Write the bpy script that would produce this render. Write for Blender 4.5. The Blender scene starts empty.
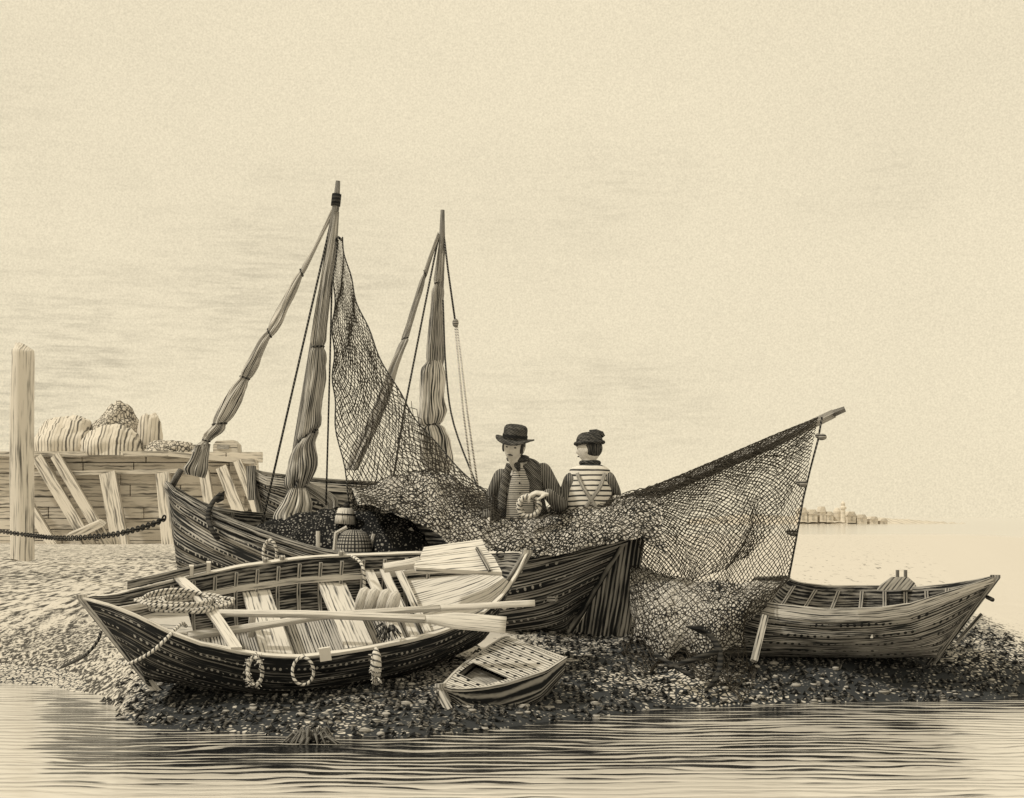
import bpy, math, random
from mathutils import Vector as V, noise as mnoise, Matrix
random.seed(7)
PI = math.pi
S = bpy.context.scene
COL = S.collection
F = 1400.0; CX = 512.0; HY = 518.0; CZ = 1.5          # focal length in pixels, horizon row, eye height

def at(px, py, Y):
    return V(((px - CX) / F * Y, Y, CZ + (HY - py) / F * Y))
def lerp(a, b, t): return a + (b - a) * t
def clamp(x, a=0.0, b=1.0): return max(a, min(b, x))
def sstep(a, b, x):
    t = clamp((x - a) / ((b - a) or 1e-9)); return t * t * (3 - 2 * t)
def interp(tr, x):
    if x <= tr[0][0]: return tr[0][1]
    for (x0, y0), (x1, y1) in zip(tr, tr[1:]):
        if x <= x1:
            return lerp(y0, y1, (x - x0) / (x1 - x0))
    return tr[-1][1]
def smooth_curve(pts, n):
    """Catmull-Rom through points (Vectors), n samples"""
    P = [V(p) for p in pts]; m = len(P) - 1; out = []
    for i in range(n):
        g = i / (n - 1) * m; k = min(int(g), m - 1); t = g - k
        p1, p2 = P[k], P[k + 1]
        p0 = P[k - 1] if k > 0 else p1 * 2 - p2
        p3 = P[k + 2] if k + 2 <= m else p2 * 2 - p1
        out.append(0.5 * ((2 * p1) + (p2 - p0) * t + (2 * p0 - 5 * p1 + 4 * p2 - p3) * t * t + (3 * p1 - p0 - 3 * p2 + p3) * t ** 3))
    return out
def nz(p, s=1.0, o=0.0):
    return mnoise.noise(V((p[0] * s + o, p[1] * s + o * .7, p[2] * s - o)))

# ------------------------------------------------------------------ objects
def tag(o, label=None, cat=None, group=None, kind=None):
    if label: o['label'] = label
    if cat: o['category'] = cat
    if group: o['group'] = group
    if kind: o['kind'] = kind
    return o
def empty(name, loc, label=None, cat=None, group=None):
    o = bpy.data.objects.new(name, None); COL.objects.link(o); o.location = loc
    o.empty_display_size = .1
    return tag(o, label, cat, group)
def origin(o):
    w = V((0, 0, 0))
    while o is not None:
        w = w + V(o.location); o = o.parent
    return w

class MB:
    def __init__(s): s.v = []; s.f = []; s.uv = []
    def vert(s, p, uv=(0, 0)):
        s.v.append(V(p)); s.uv.append(uv); return len(s.v) - 1
    def quad(s, a, b, c, d): s.f.append((a, b, c, d))
    def grid(s, rows, uvs=None, closed=False, flip=False):
        idx = []
        for i, r in enumerate(rows):
            idx.append([s.vert(p, uvs[i][j] if uvs else (j, i)) for j, p in enumerate(r)])
        for i in range(len(idx) - 1):
            m = len(idx[i])
            for j in range(m if closed else m - 1):
                a, b, c, d = idx[i][j], idx[i][(j + 1) % m], idx[i + 1][(j + 1) % m], idx[i + 1][j]
                s.f.append((a, d, c, b) if flip else (a, b, c, d))
        return idx
    def tube(s, pts, rad, n=8, cap=True, u0=0.0, fr=None):
        pts = [V(p) for p in pts]
        rr = rad if isinstance(rad, (list, tuple)) else [rad] * len(pts)
        t0 = (pts[1] - pts[0]).normalized()
        ref = V((0, 0, 1)) if abs(t0.z) < .9 else V((0, 1, 0))
        if fr: ref = V(fr)
        a = t0.cross(ref).normalized(); u = u0; idx = []
        for i, p in enumerate(pts):
            t = (pts[min(i + 1, len(pts) - 1)] - pts[max(i - 1, 0)]).normalized()
            a = (a - t * a.dot(t)).normalized(); b = t.cross(a)
            if i: u += (p - pts[i - 1]).length
            ra, rb = rr[i] if isinstance(rr[i], (tuple, list)) else (rr[i], rr[i])
            row = []
            for k in range(n + 1):
                g = 2 * PI * k / n
                row.append(s.vert(p + a * (ra * math.cos(g)) + b * (rb * math.sin(g)), (u, k / n)))
            idx.append(row)
        for i in range(len(idx) - 1):
            for k in range(n):
                s.f.append((idx[i][k], idx[i][k + 1], idx[i + 1][k + 1], idx[i + 1][k]))
        if cap:
            s.f.append(tuple(reversed(idx[0][:n]))); s.f.append(tuple(idx[-1][:n]))
        return u
    def beam(s, A, B, w, h, upv=(0, 0, 1), w2=None, h2=None):
        """rectangular bar from A to B"""
        A, B = V(A), V(B); t = (B - A).normalized(); L = (B - A).length
        a = t.cross(V(upv)).normalized(); b = a.cross(t).normalized()
        w2 = w if w2 is None else w2; h2 = h if h2 is None else h2
        cs = [(-1, -1), (1, -1), (1, 1), (-1, 1)]
        per = [0, w, w + h, 2 * w + h, 2 * w + 2 * h]
        for k in range(4):
            c0, c1 = cs[k], cs[(k + 1) % 4]
            q = [s.vert(A + a * c0[0] * w / 2 + b * c0[1] * h / 2, (0, per[k])), s.vert(A + a * c1[0] * w / 2 + b * c1[1] * h / 2, (0, per[k + 1])),
                 s.vert(B + a * c1[0] * w2 / 2 + b * c1[1] * h2 / 2, (L, per[k + 1])), s.vert(B + a * c0[0] * w2 / 2 + b * c0[1] * h2 / 2, (L, per[k]))]
            s.f.append(tuple(q))
        for P, ww, hh, rev in ((A, w, h, True), (B, w2, h2, False)):
            q = [s.vert(P + a * c[0] * ww / 2 + b * c[1] * hh / 2, (c[0] * ww / 2, c[1] * hh / 2)) for c in cs]
            s.f.append(tuple(reversed(q)) if rev else tuple(q))
    def slab(s, poly, thick):
        """flat polygon (world points) with thickness vector"""
        th = V(thick); n = len(poly); P = [V(p) for p in poly]
        o = P[0]; ux = (P[1] - P[0]).normalized(); nn = th.normalized(); uy = nn.cross(ux)
        uv = [((p - o).dot(ux), (p - o).dot(uy)) for p in P]
        a = [s.vert(p, uv[i]) for i, p in enumerate(P)]; b = [s.vert(p + th, uv[i]) for i, p in enumerate(P)]
        s.f.append(tuple(reversed(a))); s.f.append(tuple(b))
        for i in range(n):
            j = (i + 1) % n; L = (P[j] - P[i]).length
            q = [s.vert(P[i], (0, 0)), s.vert(P[j], (L, 0)), s.vert(P[j] + th, (L, th.length)), s.vert(P[i] + th, (0, th.length))]
            s.f.append(tuple(q))
    def sweep(s, pts, outs, ups, wi, wo, hd, hu):
        """box section swept along pts; outs / ups unit vectors"""
        cs = [(-wi, -hd), (wo, -hd), (wo, hu), (-wi, hu)]; u = 0; rows = []
        for i, p in enumerate(pts):
            if i: u += (pts[i] - pts[i - 1]).length
            rows.append((u, [p + outs[i] * c[0] + ups[i] * c[1] for c in cs]))
        per = [0, wi + wo, wi + wo + hd + hu, 2 * (wi + wo) + hd + hu]
        dl = [wi + wo, hd + hu, wi + wo, hd + hu]
        for k in range(4):
            s.grid([[r[1][k], r[1][(k + 1) % 4]] for r in rows], [[(r[0], per[k]), (r[0], per[k] + dl[k])] for r in rows])
        for r, rev in ((rows[0], False), (rows[-1], True)):
            q = [s.vert(p, (0, 0)) for p in r[1]]
            s.f.append(tuple(q) if rev else tuple(reversed(q)))
    def lathe(s, base, axis, prof, n=16, cap=True):
        """prof: list of (height, radius)"""
        s.tube([V(base) + V(axis).normalized() * h for h, r in prof], [max(r, 1e-4) for h, r in prof], n, cap)
    def ball(s, c, r, n=10, m=7, mat=None):
        rows = []; c = V(c); rx, ry, rz = r if isinstance(r, (tuple, list)) else (r, r, r)
        for i in range(m + 1):
            th = PI * i / m
            rows.append([])
            for k in range(n + 1):
                g = 2 * PI * k / n
                p = V((rx * math.sin(th) * math.cos(g), ry * math.sin(th) * math.sin(g), rz * math.cos(th)))
                if mat: p = mat @ p
                rows[-1].append(c + p)
        s.grid(rows, [[(k / n * 2 * PI * rx, i / m * PI * rz) for k in range(n + 1)] for i in range(m + 1)])
    def mesh(s, name, off=V((0, 0, 0))):
        me = bpy.data.meshes.new(name)
        me.from_pydata([tuple(p - off) for p in s.v], [], s.f)
        uvl = me.uv_layers.new(name='UVMap')
        for l in me.loops: uvl.data[l.index].uv = s.uv[l.vertex_index]
        me.validate(); me.update()
        return me
    def build(s, name, mat, parent=None, smooth=False):
        off = origin(parent)
        if parent is None:
            off = sum(s.v, V((0, 0, 0))) / len(s.v); off.z = min(p.z for p in s.v)
        me = s.mesh(name, off)
        o = bpy.data.objects.new(name, me); COL.objects.link(o)
        if parent is None: o.location = off
        else: o.parent = parent
        if mat: me.materials.append(mat)
        if smooth:
            for p in me.polygons: p.use_smooth = True
        return o

# ------------------------------------------------------------------ materials
class NT:
    def __init__(s, name):
        s.m = bpy.data.materials.new(name); s.m.use_nodes = True
        s.t = s.m.node_tree; s.t.nodes.clear()
        s.out = s.t.nodes.new('ShaderNodeOutputMaterial')
        s.b = s.t.nodes.new('ShaderNodeBsdfPrincipled'); s.t.links.new(s.b.outputs[0], s.out.inputs[0])
    def put(s, sock, val):
        if hasattr(val, 'links') or hasattr(val, 'is_linked'): s.t.links.new(val, sock)
        else: sock.default_value = val
    def math(s, op, a, b=0.0, clampit=False):
        n = s.t.nodes.new('ShaderNodeMath'); n.operation = op; n.use_clamp = clampit
        s.put(n.inputs[0], a); s.put(n.inputs[1], b); return n.outputs[0]
    def vmul(s, v, sc):
        n = s.t.nodes.new('ShaderNodeVectorMath'); n.operation = 'MULTIPLY'
        s.put(n.inputs[0], v); n.inputs[1].default_value = sc; return n.outputs[0]
    def vadd(s, v, w):
        n = s.t.nodes.new('ShaderNodeVectorMath'); n.operation = 'ADD'
        s.put(n.inputs[0], v); s.put(n.inputs[1], w); return n.outputs[0]
    def noise(s, v, scale=(1, 1, 1), detail=2.0, rough=.5, color=False):
        n = s.t.nodes.new('ShaderNodeTexNoise'); n.inputs['Scale'].default_value = 1
        n.inputs['Detail'].default_value = detail; n.inputs['Roughness'].default_value = rough
        s.put(n.inputs['Vector'], s.vmul(v, scale)); return n.outputs['Color' if color else 'Fac']
    def coord(s, kind):
        n = s.t.nodes.new('ShaderNodeTexCoord'); return n.outputs[kind]
    def sep(s, v):
        n = s.t.nodes.new('ShaderNodeSeparateXYZ'); s.put(n.inputs[0], v); return n.outputs
    def mix(s, fac, a, b):
        n = s.t.nodes.new('ShaderNodeMix'); n.data_type = 'RGBA'
        s.put(n.inputs[0], fac); s.put(n.inputs[6], a); s.put(n.inputs[7], b); return n.outputs[2]
    def attr(s, name):
        n = s.t.nodes.new('ShaderNodeAttribute'); n.attribute_name = name; return n.outputs['Fac']
    def bump(s, h, dist=.01, strength=.5):
        n = s.t.nodes.new('ShaderNodeBump'); n.inputs['Distance'].default_value = dist
        n.inputs['Strength'].default_value = strength; s.put(n.inputs['Height'], h); return n.outputs[0]
    def done(s, col, rough=.85, spec=.2, height=None, dist=.005):
        s.put(s.b.inputs['Base Color'], col); s.b.inputs['Roughness'].default_value = rough
        s.b.inputs['Specular IOR Level'].default_value = spec
        if height is not None: s.put(s.b.inputs['Normal'], s.bump(height, dist))
        return s.m
def g(v, w=1.0):
    """near-neutral ink / paper tone; w > 1 warmer"""
    if v < .06: return (v * .92, v, v * 1.10, 1)          # ink-black, slightly cold
    return (v * (1 + .04 * w), v, v * (1 - .06 * w), 1)

def ink(name, light, dark, coord='UV', axis=1, freq=40.0, along=3.0, wob=.15, wsc=2.0, th=.5, patch=.2, psc=3.0, soft=.3,
        sine=.4, rough=.85, diag=0.0, rivet=None, edge=None, spec=.2, warm=1.0, cross=None):
    """surface covered by irregular, broken grain / weave strokes"""
    n = NT(name); v = n.coord(coord); x = n.sep(v); other = 0 if axis else 1
    def strokes(ax, fr):
        c = x[ax]
        if diag: c = n.math('ADD', c, n.math('MULTIPLY', x[0 if ax else 1], diag))
        w = n.noise(v, (wsc, wsc, wsc), 2)
        c = n.math('ADD', n.math('MULTIPLY', c, fr), n.math('MULTIPLY', w, wob * 6))
        sn = n.math('ADD', n.math('MULTIPLY', n.math('SINE', n.math('MULTIPLY', c, 2 * PI)), .5), .5)
        cb = n.t.nodes.new('ShaderNodeCombineXYZ'); o = n.math('MULTIPLY', x[0 if ax else 1], along)
        n.put(cb.inputs[0], n.math('MULTIPLY', c, 1.25)); n.put(cb.inputs[1], o)
        if coord == 'Object' and ax != 2: n.put(cb.inputs[2], n.math('MULTIPLY', x[2], along))
        elif coord == 'Object': n.put(cb.inputs[2], n.math('MULTIPLY', x[1], along))
        ns = n.noise(cb.outputs[0], (1, 1, 1), 3, .6)
        ns = n.math('ADD', n.math('MULTIPLY', n.math('SUBTRACT', ns, .5), 2.2), .5)
        return n.math('ADD', n.math('MULTIPLY', sn, sine), n.math('MULTIPLY', ns, 1 - sine))
    s = strokes(axis, freq)
    if cross: s = n.math('MINIMUM', s, strokes(other, cross))
    t = n.math('ADD', n.math('MULTIPLY', n.math('SUBTRACT', n.noise(v, (psc, psc, psc), 3), .5), patch * 2), th)
    m = n.math('ADD', n.math('DIVIDE', n.math('SUBTRACT', s, t), soft), .5, True)
    if edge:                                   # worn pale lower edge of every strake
        fr = n.math('FRACT', x[1]); br = n.noise(v, (edge[1], 1.2, 1), 3, .6)
        m = n.math('MAXIMUM', m, n.math('MULTIPLY', n.math('GREATER_THAN', fr, edge[0]), n.math('MULTIPLY', n.math('GREATER_THAN', br, .42), edge[2])))
        m = n.math('MULTIPLY', m, n.math('GREATER_THAN', fr, .17 if len(edge) > 3 else .10))
    if rivet:
        ru, vpos, rad, lightdot = rivet
        du = n.math('SUBTRACT', n.math('FRACT', n.math('MULTIPLY', x[0], ru)), .5)
        dv = n.math('SUBTRACT', n.math('FRACT', x[1]), vpos)
        d = n.math('SQRT', n.math('ADD', n.math('POWER', n.math('DIVIDE', du, ru), 2), n.math('POWER', n.math('MULTIPLY', dv, .1), 2)))
        dot = n.math('MULTIPLY', n.math('LESS_THAN', d, rad), n.math('GREATER_THAN', n.noise(v, (7, 3, 1), 2), .49))
        m = n.math('MAXIMUM', m, n.math('MULTIPLY', dot, .9)) if lightdot else n.math('MINIMUM', m, n.math('SUBTRACT', 1, dot))
    return n.done(n.mix(m, g(dark, warm), g(light, warm)), rough, spec, m, .002)

def cells(name, light, dark, coord='Object', sc=(20, 20, 20), th=.12, soft=.1, dist=.5, dsc=6, patch=.1, psc=(2, 2, 2), attr=None, rough=.9, warm=1.0):
    """net-like / pebble-like dabs: dark gaps between pale cells"""
    n = NT(name); v = n.coord(coord)
    w = n.noise(v, (dsc, dsc, dsc), 3, .6, True)
    vv = n.vadd(n.vmul(v, sc), n.vmul(w, (dist * 4, dist * 4, dist * 4)))
    vo = n.t.nodes.new('ShaderNodeTexVoronoi'); vo.feature = 'DISTANCE_TO_EDGE'; vo.inputs['Scale'].default_value = 1
    n.put(vo.inputs['Vector'], vv)
    t = n.math('ADD', n.math('MULTIPLY', n.math('SUBTRACT', n.noise(v, psc, 3), .5), patch * 2), th)
    if attr: t = n.math('ADD', t, n.math('MULTIPLY', n.math('SUBTRACT', n.attr(attr), .5), .6))
    m = n.math('ADD', n.math('DIVIDE', n.math('SUBTRACT', vo.outputs['Distance'], t), soft), .5, True)
    return n.done(n.mix(m, g(dark, warm), g(light, warm)), rough, .15, m, .006)

M = {}
M['tar'] = ink('tarred planking', .40, .016, freq=7, along=3, th=.75, patch=.16, psc=1.5, sine=.25, rivet=(26, .66, .009, True), edge=(.90, 3, .8))
M['tar_big'] = ink('weathered tarred planking', .46, .016, freq=6, along=1.6, th=.65, patch=.22, psc=1.0, sine=.3, rivet=(17, .72, .010, True), edge=(.90, 2, .8))
M['grey_hull'] = ink('bleached planking', .36, .016, freq=6.5, along=4, th=.53, patch=.2, psc=2, sine=.3, rivet=(20, .8, .012, False), edge=(.86, 3, .9, 1))
M['wood'] = ink('bare pale wood', .70, .04, freq=38, along=2.5, th=.31, patch=.16, sine=.25)
M['wood_mid'] = ink('worn brown wood', .50, .025, freq=40, along=3, th=.42, patch=.16, sine=.3)
M['wood_dark'] = ink('dark old wood', .38, .016, freq=50, along=3, th=.52, patch=.16, sine=.3)
M['inner'] = ink('dark inner planking', .34, .014, freq=6, along=4, th=.56, patch=.16, psc=2, sine=.3)
M['floor'] = ink('shaded floor planks', .56, .025, axis=0, freq=30, along=3, th=.36, patch=.1, sine=.5)  # tone lowered to paint deeper shadow inside the hulls
M['deckhole'] = ink('drilled planks', .60, .02, axis=1, freq=40, along=3, th=.42, patch=.1, sine=.4)
M['canvas'] = ink('pale furled canvas', .70, .02, freq=30, along=1.6, wob=.35, wsc=3, th=.47, patch=.2, psc=2.5, sine=.25)
M['canvas_dark'] = ink('dark furled canvas', .50, .018, freq=34, along=2.2, wob=.3, wsc=3, th=.48, patch=.2, psc=2.5, sine=.3)
M['rope'] = ink('laid rope', .66, .03, axis=0, freq=30, along=1, wob=.02, th=.33, diag=.04, sine=.7)
M['rope_dark'] = ink('dark laid rope', .14, .015, axis=0, freq=30, along=1, wob=.02, th=.6, diag=.04, sine=.7)
M['iron'] = ink('wrought iron', .06, .012, coord='Object', axis=2, freq=30, th=.5)
M['thread'] = NT('tarred net twine').done((.05, .045, .038, 1), .9, .1)
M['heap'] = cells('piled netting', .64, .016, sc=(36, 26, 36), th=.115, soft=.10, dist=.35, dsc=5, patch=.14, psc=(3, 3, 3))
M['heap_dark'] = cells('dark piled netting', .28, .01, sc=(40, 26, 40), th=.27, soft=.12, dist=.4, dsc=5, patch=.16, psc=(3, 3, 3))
M['wicker'] = ink('wicker weave', .44, .02, freq=40, wob=.05, th=.40, patch=.08, cross=34, sine=.6)
M['pile'] = ink('sea-worn timber', .66, .12, coord='Object', axis=0, freq=24, along=.9, th=.34, patch=.15, sine=.15, warm=1.6)
M['boards'] = ink('sea-worn hazed pier boards', .66, .13, coord='Object', axis=2, freq=9, along=.9, th=.33, patch=.2, psc=.6, sine=.2, warm=1.8)  # sea-worn grain, paled in colour for the haze of distance
M['brace'] = ink('hazed slanting timber', .60, .16, freq=12, along=.9, th=.40, patch=.12, psc=.7, sine=.15, warm=1.8)  # distance haze painted in as a paler tone here too
M['moundA'] = ink('combed heap surface', .66, .10, coord='Object', axis=0, freq=9, along=.5, wob=.25, wsc=.9, th=.36, patch=.16, psc=1, sine=.4, warm=1.8)
M['moundB'] = cells('matted heap surface', .60, .08, sc=(9, 9, 7), th=.10, soft=.14, dist=.5, dsc=2.5, warm=1.8)
M['house'] = ink('hazed far plaster', .68, .55, coord='Object', axis=2, freq=1.0, along=.3, th=.35, warm=2.2)  # far walls paled in their colour to stand in for haze
M['hill'] = ink('far shore', .62, .42, coord='Object', axis=0, freq=.5, along=.4, th=.42, warm=2.2)  # headland and roofs: haze painted into the tones
M['skin'] = ink('weathered skin', .66, .30, coord='Object', axis=2, freq=80, along=9, th=.10, patch=.05, soft=.4, sine=.1)
M['hair'] = ink('dark hair', .16, .015, coord='Object', axis=0, freq=90, along=12, th=.6)
M['felt'] = ink('black felt', .14, .016, coord='Object', axis=2, freq=80, along=20, th=.60, diag=.5)
M['jacket'] = ink('dark wool cloth', .30, .014, coord='Object', axis=2, freq=72, along=6, wob=.3, wsc=4, th=.58, patch=.16, psc=6, diag=.75, sine=.45)
M['sleeve'] = ink('dark hatched sleeve', .32, .014, coord='Object', axis=0, freq=72, along=6, wob=.2, wsc=4, th=.55, patch=.1, psc=6, diag=.0, sine=.55)
M['stripe'] = ink('striped cotton', .78, .03, coord='Object', axis=2, freq=24, along=4, wob=.10, wsc=4, th=.30, patch=.06, sine=.85)
M['stripe_fine'] = ink('fine striped waistcoat', .56, .05, coord='Object', axis=2, freq=58, along=6, wob=.10, wsc=4, th=.36, patch=.08, sine=.7)
M['ink'] = NT('black marks').done(g(.012), .7, .2)
M['plate'] = NT('white painted plate').done(g(.75), .6, .3)
M['cloth_pale'] = ink('pale sacking', .70, .04, freq=34, along=8, wob=.1, th=.32, patch=.12)

# ------------------------------------------------------------------ boats
class Hull:
    def __init__(s, bow, stern, hb, near, far, depth, kbow, kstern, ta=.22, tb=.22, full=.72):
        s.C0 = V(((bow[0] - CX) / F * bow[1], bow[1], 0)); s.C1 = V(((stern[0] - CX) / F * stern[1], stern[1], 0))
        ax = (s.C1 - s.C0).normalized(); tn = V((-ax.y, ax.x, 0))
        if tn.y > 0: tn = -tn
        s.ax = ax; s.tn = tn; s.L = (s.C1 - s.C0).length
        s.hb = hb; s.near = near; s.far = far; s.depth = depth; s.kb = kbow; s.ks = kstern; s.ta = ta; s.tb = tb; s.full = full
    def edge(s, t, side):
        p = s.C0.lerp(s.C1, t) + s.tn * (s.hb(t) * (1 if side == 'N' else -1))
        px = CX + p.x / p.y * F
        py = interp(s.near if side == 'N' else s.far, px)
        return at(px, py, p.y)
    def frame(s, t):
        N, Fr = s.edge(t, 'N'), s.edge(t, 'F'); Mm = (N + Fr) / 2
        b = Fr - N
        if b.length < .12:
            N2, F2 = s.edge(.5, 'N'), s.edge(.5, 'F'); b = F2 - N2
        up = s.ax.cross(b).normalized()
        if up.z < 0: up = -up
        K = Mm - up * s.depth(t)
        if s.kb is not None: K = at(*s.kb).lerp(K, sstep(0, s.ta, t))
        if s.ks is not None: K = at(*s.ks).lerp(K, sstep(0, s.tb, 1 - t))
        return N, Fr, Mm, K, up
    def pt(s, t, q, side, off=0.0):
        N, Fr, Mm, K, up = s.frame(t); E = N if side == 'N' else Fr
        e = abs(2 * t - 1) ** 3; p = s.full + .5 * e
        th = q * PI / 2
        P = Mm + (E - Mm) * max(math.cos(th), 0) ** p + (K - Mm) * max(math.sin(th), 0) ** (p + .1)
        if off:
            c = Mm + up * .05 - P
            hbv = (E - Mm).length
            if c.length > 1e-4: P = P + c.normalized() * min(off, hbv * .8 + .001)
        return P

def boat(root, H, mats, ns=7, nt=40, thick=.03, rail=(.03, .03, .03, .02), stem0=True, stem1=True, transom=False, lap=.012, inner=True, stemw=.035, railmat='wood'):
    outer = MB(); innr = MB()
    ts = [i / nt for i in range(nt + 1)]
    for side in 'NF':
        u = 0; us = [0]
        for a, b in zip(ts, ts[1:]):
            u += (H.pt(b, .3, side) - H.pt(a, .3, side)).length; us.append(u)
        for k in range(ns):
            q0, q1 = k / ns, (k + 1) / ns; sub = 3
            rows = []; uvs = []
            for j in range(sub + 1):
                f = j / sub; rows.append([H.pt(t, lerp(q0, q1, f), side, -lap * f) for t in ts]); uvs.append([(uu, k + .02 + .96 * f) for uu in us])
            rows.append([H.pt(t, q1, side, 0) for t in ts]); uvs.append([(uu, k + .02) for uu in us])
            outer.grid(rows, uvs, flip=(side == 'N'))
        m = 10
        innr.grid([[H.pt(t, j / m, side, thick) for t in ts] for j in range(m + 1)], [[(uu, j / m * 6) for uu in us] for j in range(m + 1)], flip=(side == 'F'))
    h = outer.build('hull', M[mats[0]], root, True)
    for p in h.data.polygons: p.use_smooth = True
    if inner: innr.build('inner_planking', M[mats[1]], root, True)
    for side in 'NF':
        mb = MB(); pts = [H.edge(t, side) for t in ts]; outs = []; ups = []
        for t in ts:
            N, Fr, Mm, K, up = H.frame(t); o = ((N if side == 'N' else Fr) - Mm)
            o = o.normalized() if o.length > .03 else (H.tn * (1 if side == 'N' else -1))
            outs.append(o); ups.append(up)
        wi, wo, hd, hu = rail
        mb.sweep(pts, outs, ups, wi, wo, hd, hu); mb.build('gunwale', M[railmat], root)
    for flag, t in ((stem0, 0), (stem1, 1)):
        if not flag: continue
        mb = MB(); N, Fr, Mm, K, up = H.frame(t); top = N + V((0, 0, .022))
        out = (-H.ax if t == 0 else H.ax)
        pts = [top] + [H.pt(t, q, 'N') for q in (.0, .2, .4, .6, .8, 1)]
        # follow forefoot
        for tt in ((.03,) if t == 0 else ()): pts.append(H.frame(tt if t == 0 else 1 - tt)[3] - V((0, 0, .01)))
        mb.sweep(pts, [out] * len(pts), [H.tn] * len(pts), .03, .035, stemw, stemw); mb.build('stem_post' if t == 0 else 'stern_post', M[mats[2]], root)
    if transom:
        mb = MB(); n = 10
        A = [H.pt(1, q / n, 'N') for q in range(n + 1)] + [H.pt(1, 1 - q / n, 'F') for q in range(1, n + 1)]
        mb.slab(A, -H.ax * .03); mb.build('transom', M[mats[2]], root)

def ribs(root, H, tlist, mat, q1=.85, thick=.03, w=.018):
    for t in tlist:
        for side in 'NF':
            mb = MB(); qs = [q1 * i / 8 for i in range(9)]
            pts = [H.pt(t, .02 + q, side, thick) for q in qs]
            N, Fr, Mm, K, up = H.frame(t); ins = [(Mm + up * .05 - p).normalized() for p in pts]
            mb.sweep(pts, ins, [H.ax] * 9, .0, .022, w, w); mb.build('rib', M[mat], root)
def thwart(root, H, t, q, width, thick, mat, name='thwart'):
    mb = MB(); A = H.pt(t, q, 'N', .02); B = H.pt(t, q, 'F', .02); up = H.frame(t)[4]
    mb.beam(A, B, width, thick, up); return mb.build(name, M[mat], root)
def floorboards(root, H, t0, t1, n, q, mat):
    mb = MB(); u = 0
    for i in range(n):
        a, b = lerp(t0, t1, i / n), lerp(t0, t1, (i + .88) / n)
        A, B, C, D = H.pt(a, q, 'N', .035), H.pt(b, q, 'N', .035), H.pt(b, q, 'F', .035), H.pt(a, q, 'F', .035)
        u = i * .12
        up = H.frame(a)[4] * .018
        p = [A, B, C, D]; uv = [(u, 0), (u + .1, 0), (u + .1, .8), (u, .8)]
        ii = [mb.vert(x + up, y) for x, y in zip(p, uv)]; mb.f.append(tuple(ii))
        jj = [mb.vert(x, y) for x, y in zip(p, uv)]
        for k in range(4): mb.f.append((jj[k], jj[(k + 1) % 4], ii[(k + 1) % 4], ii[k]))
    return mb.build('floorboards', M[mat], root)

# --- near rowing boat ------------------------------------------------
near_near = [(82, 598), (100, 602), (118, 608), (140, 617), (170, 632), (200, 643), (237, 651), (270, 656), (300, 657), (335, 653), (373, 647), (410, 640), (440, 632), (465, 622), (485, 611), (503, 595), (518, 572), (527, 553)]
near_far = [(82, 598), (110, 596), (140, 589), (180, 579), (240, 566), (300, 558), (350, 555), (415, 553), (487, 553), (527, 553)]
HN = Hull((82, 8.95), (527, 10.0), lambda t: .60 * max(math.sin(PI * t), 0) ** .62, near_near, near_far,
          lambda t: .50 - .10 * abs(2 * t - 1) ** 2, (156, 690, 8.98), (474, 640, 10.0), .22, .22)
rb_near = empty('rowing_boat', (-1.3, 9.4, .35), 'dark rowing boat heeled towards the water in front, oars and rope lying inside', 'boat')
boat(rb_near, HN, ('tar', 'inner', 'wood_mid'), ns=8, rail=(.020, .014, .012, .008), railmat='wood', stemw=.022)
# inwale line
for side in 'NF':
    mb = MB(); tt = [.06 + .88 * i / 30 for i in range(31)]
    pts = [H_ for H_ in [HN.pt(t, .16, side, .035) for t in tt]]
    outs = []; ups = []
    for t, p in zip(tt, pts):
        N, Fr, Mm, K, up = HN.frame(t); outs.append((p - Mm - up * (p - Mm).dot(up)).normalized()); ups.append(up)
    mb.sweep(pts, outs, ups, .025, .0, .02, .02); mb.build('stringer', M['wood'], rb_near)
ribs(rb_near, HN, [.2 + .05 * i for i in range(13)], 'wood_mid', .8, .032, .012)
floorboards(rb_near, HN, .24, .78, 24, .62, 'floor')
def t_at(H, px, side):
    return min([i / 400 for i in range(401)], key=lambda t: abs(CX + H.edge(t, side).x / H.edge(t, side).y * F - px))
A, B = HN.edge(t_at(HN, 237, 'N'), 'N'), HN.edge(t_at(HN, 178, 'F'), 'F'); up = HN.frame(.3)[4]
mb = MB(); P = [A.lerp(B, i / 10) + up * (.012 + .05 * math.sin(PI * i / 10)) for i in range(11)]
mb.sweep(P, [HN.ax] * 11, [up] * 11, .035, .035, .014, .014); mb.build('cross_beam', M['wood'], rb_near)
thwart(rb_near, HN, .40, .22, .20, .025, 'wood')
thwart(rb_near, HN, .58, .22, .20, .025, 'wood')
# fore platform and stern sheets
def platform(root, H, t0, t1, q, mat, name, n=12):
    mb = MB(); rows = []; uvs = []
    for i in range(n + 1):
        t = lerp(t0, t1, i / n); A, B = H.pt(t, q, 'N', .03), H.pt(t, q, 'F', .03)
        rows.append([A.lerp(B, j / 6) for j in range(7)]); uvs.append([(t * H.L, (j / 6 - .5) * 2 * H.hb(t)) for j in range(7)])
    mb.grid(rows, uvs, flip=True); up = H.frame(.5)[4] * -.02
    mb.grid([[p + up for p in r] for r in rows], uvs)
    return mb.build(name, M[mat], root)
platform(rb_near, HN, .03, .235, .26, 'wood', 'foredeck')
platform(rb_near, HN, .74, .97, .24, 'wood', 'stern_sheets')
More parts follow.
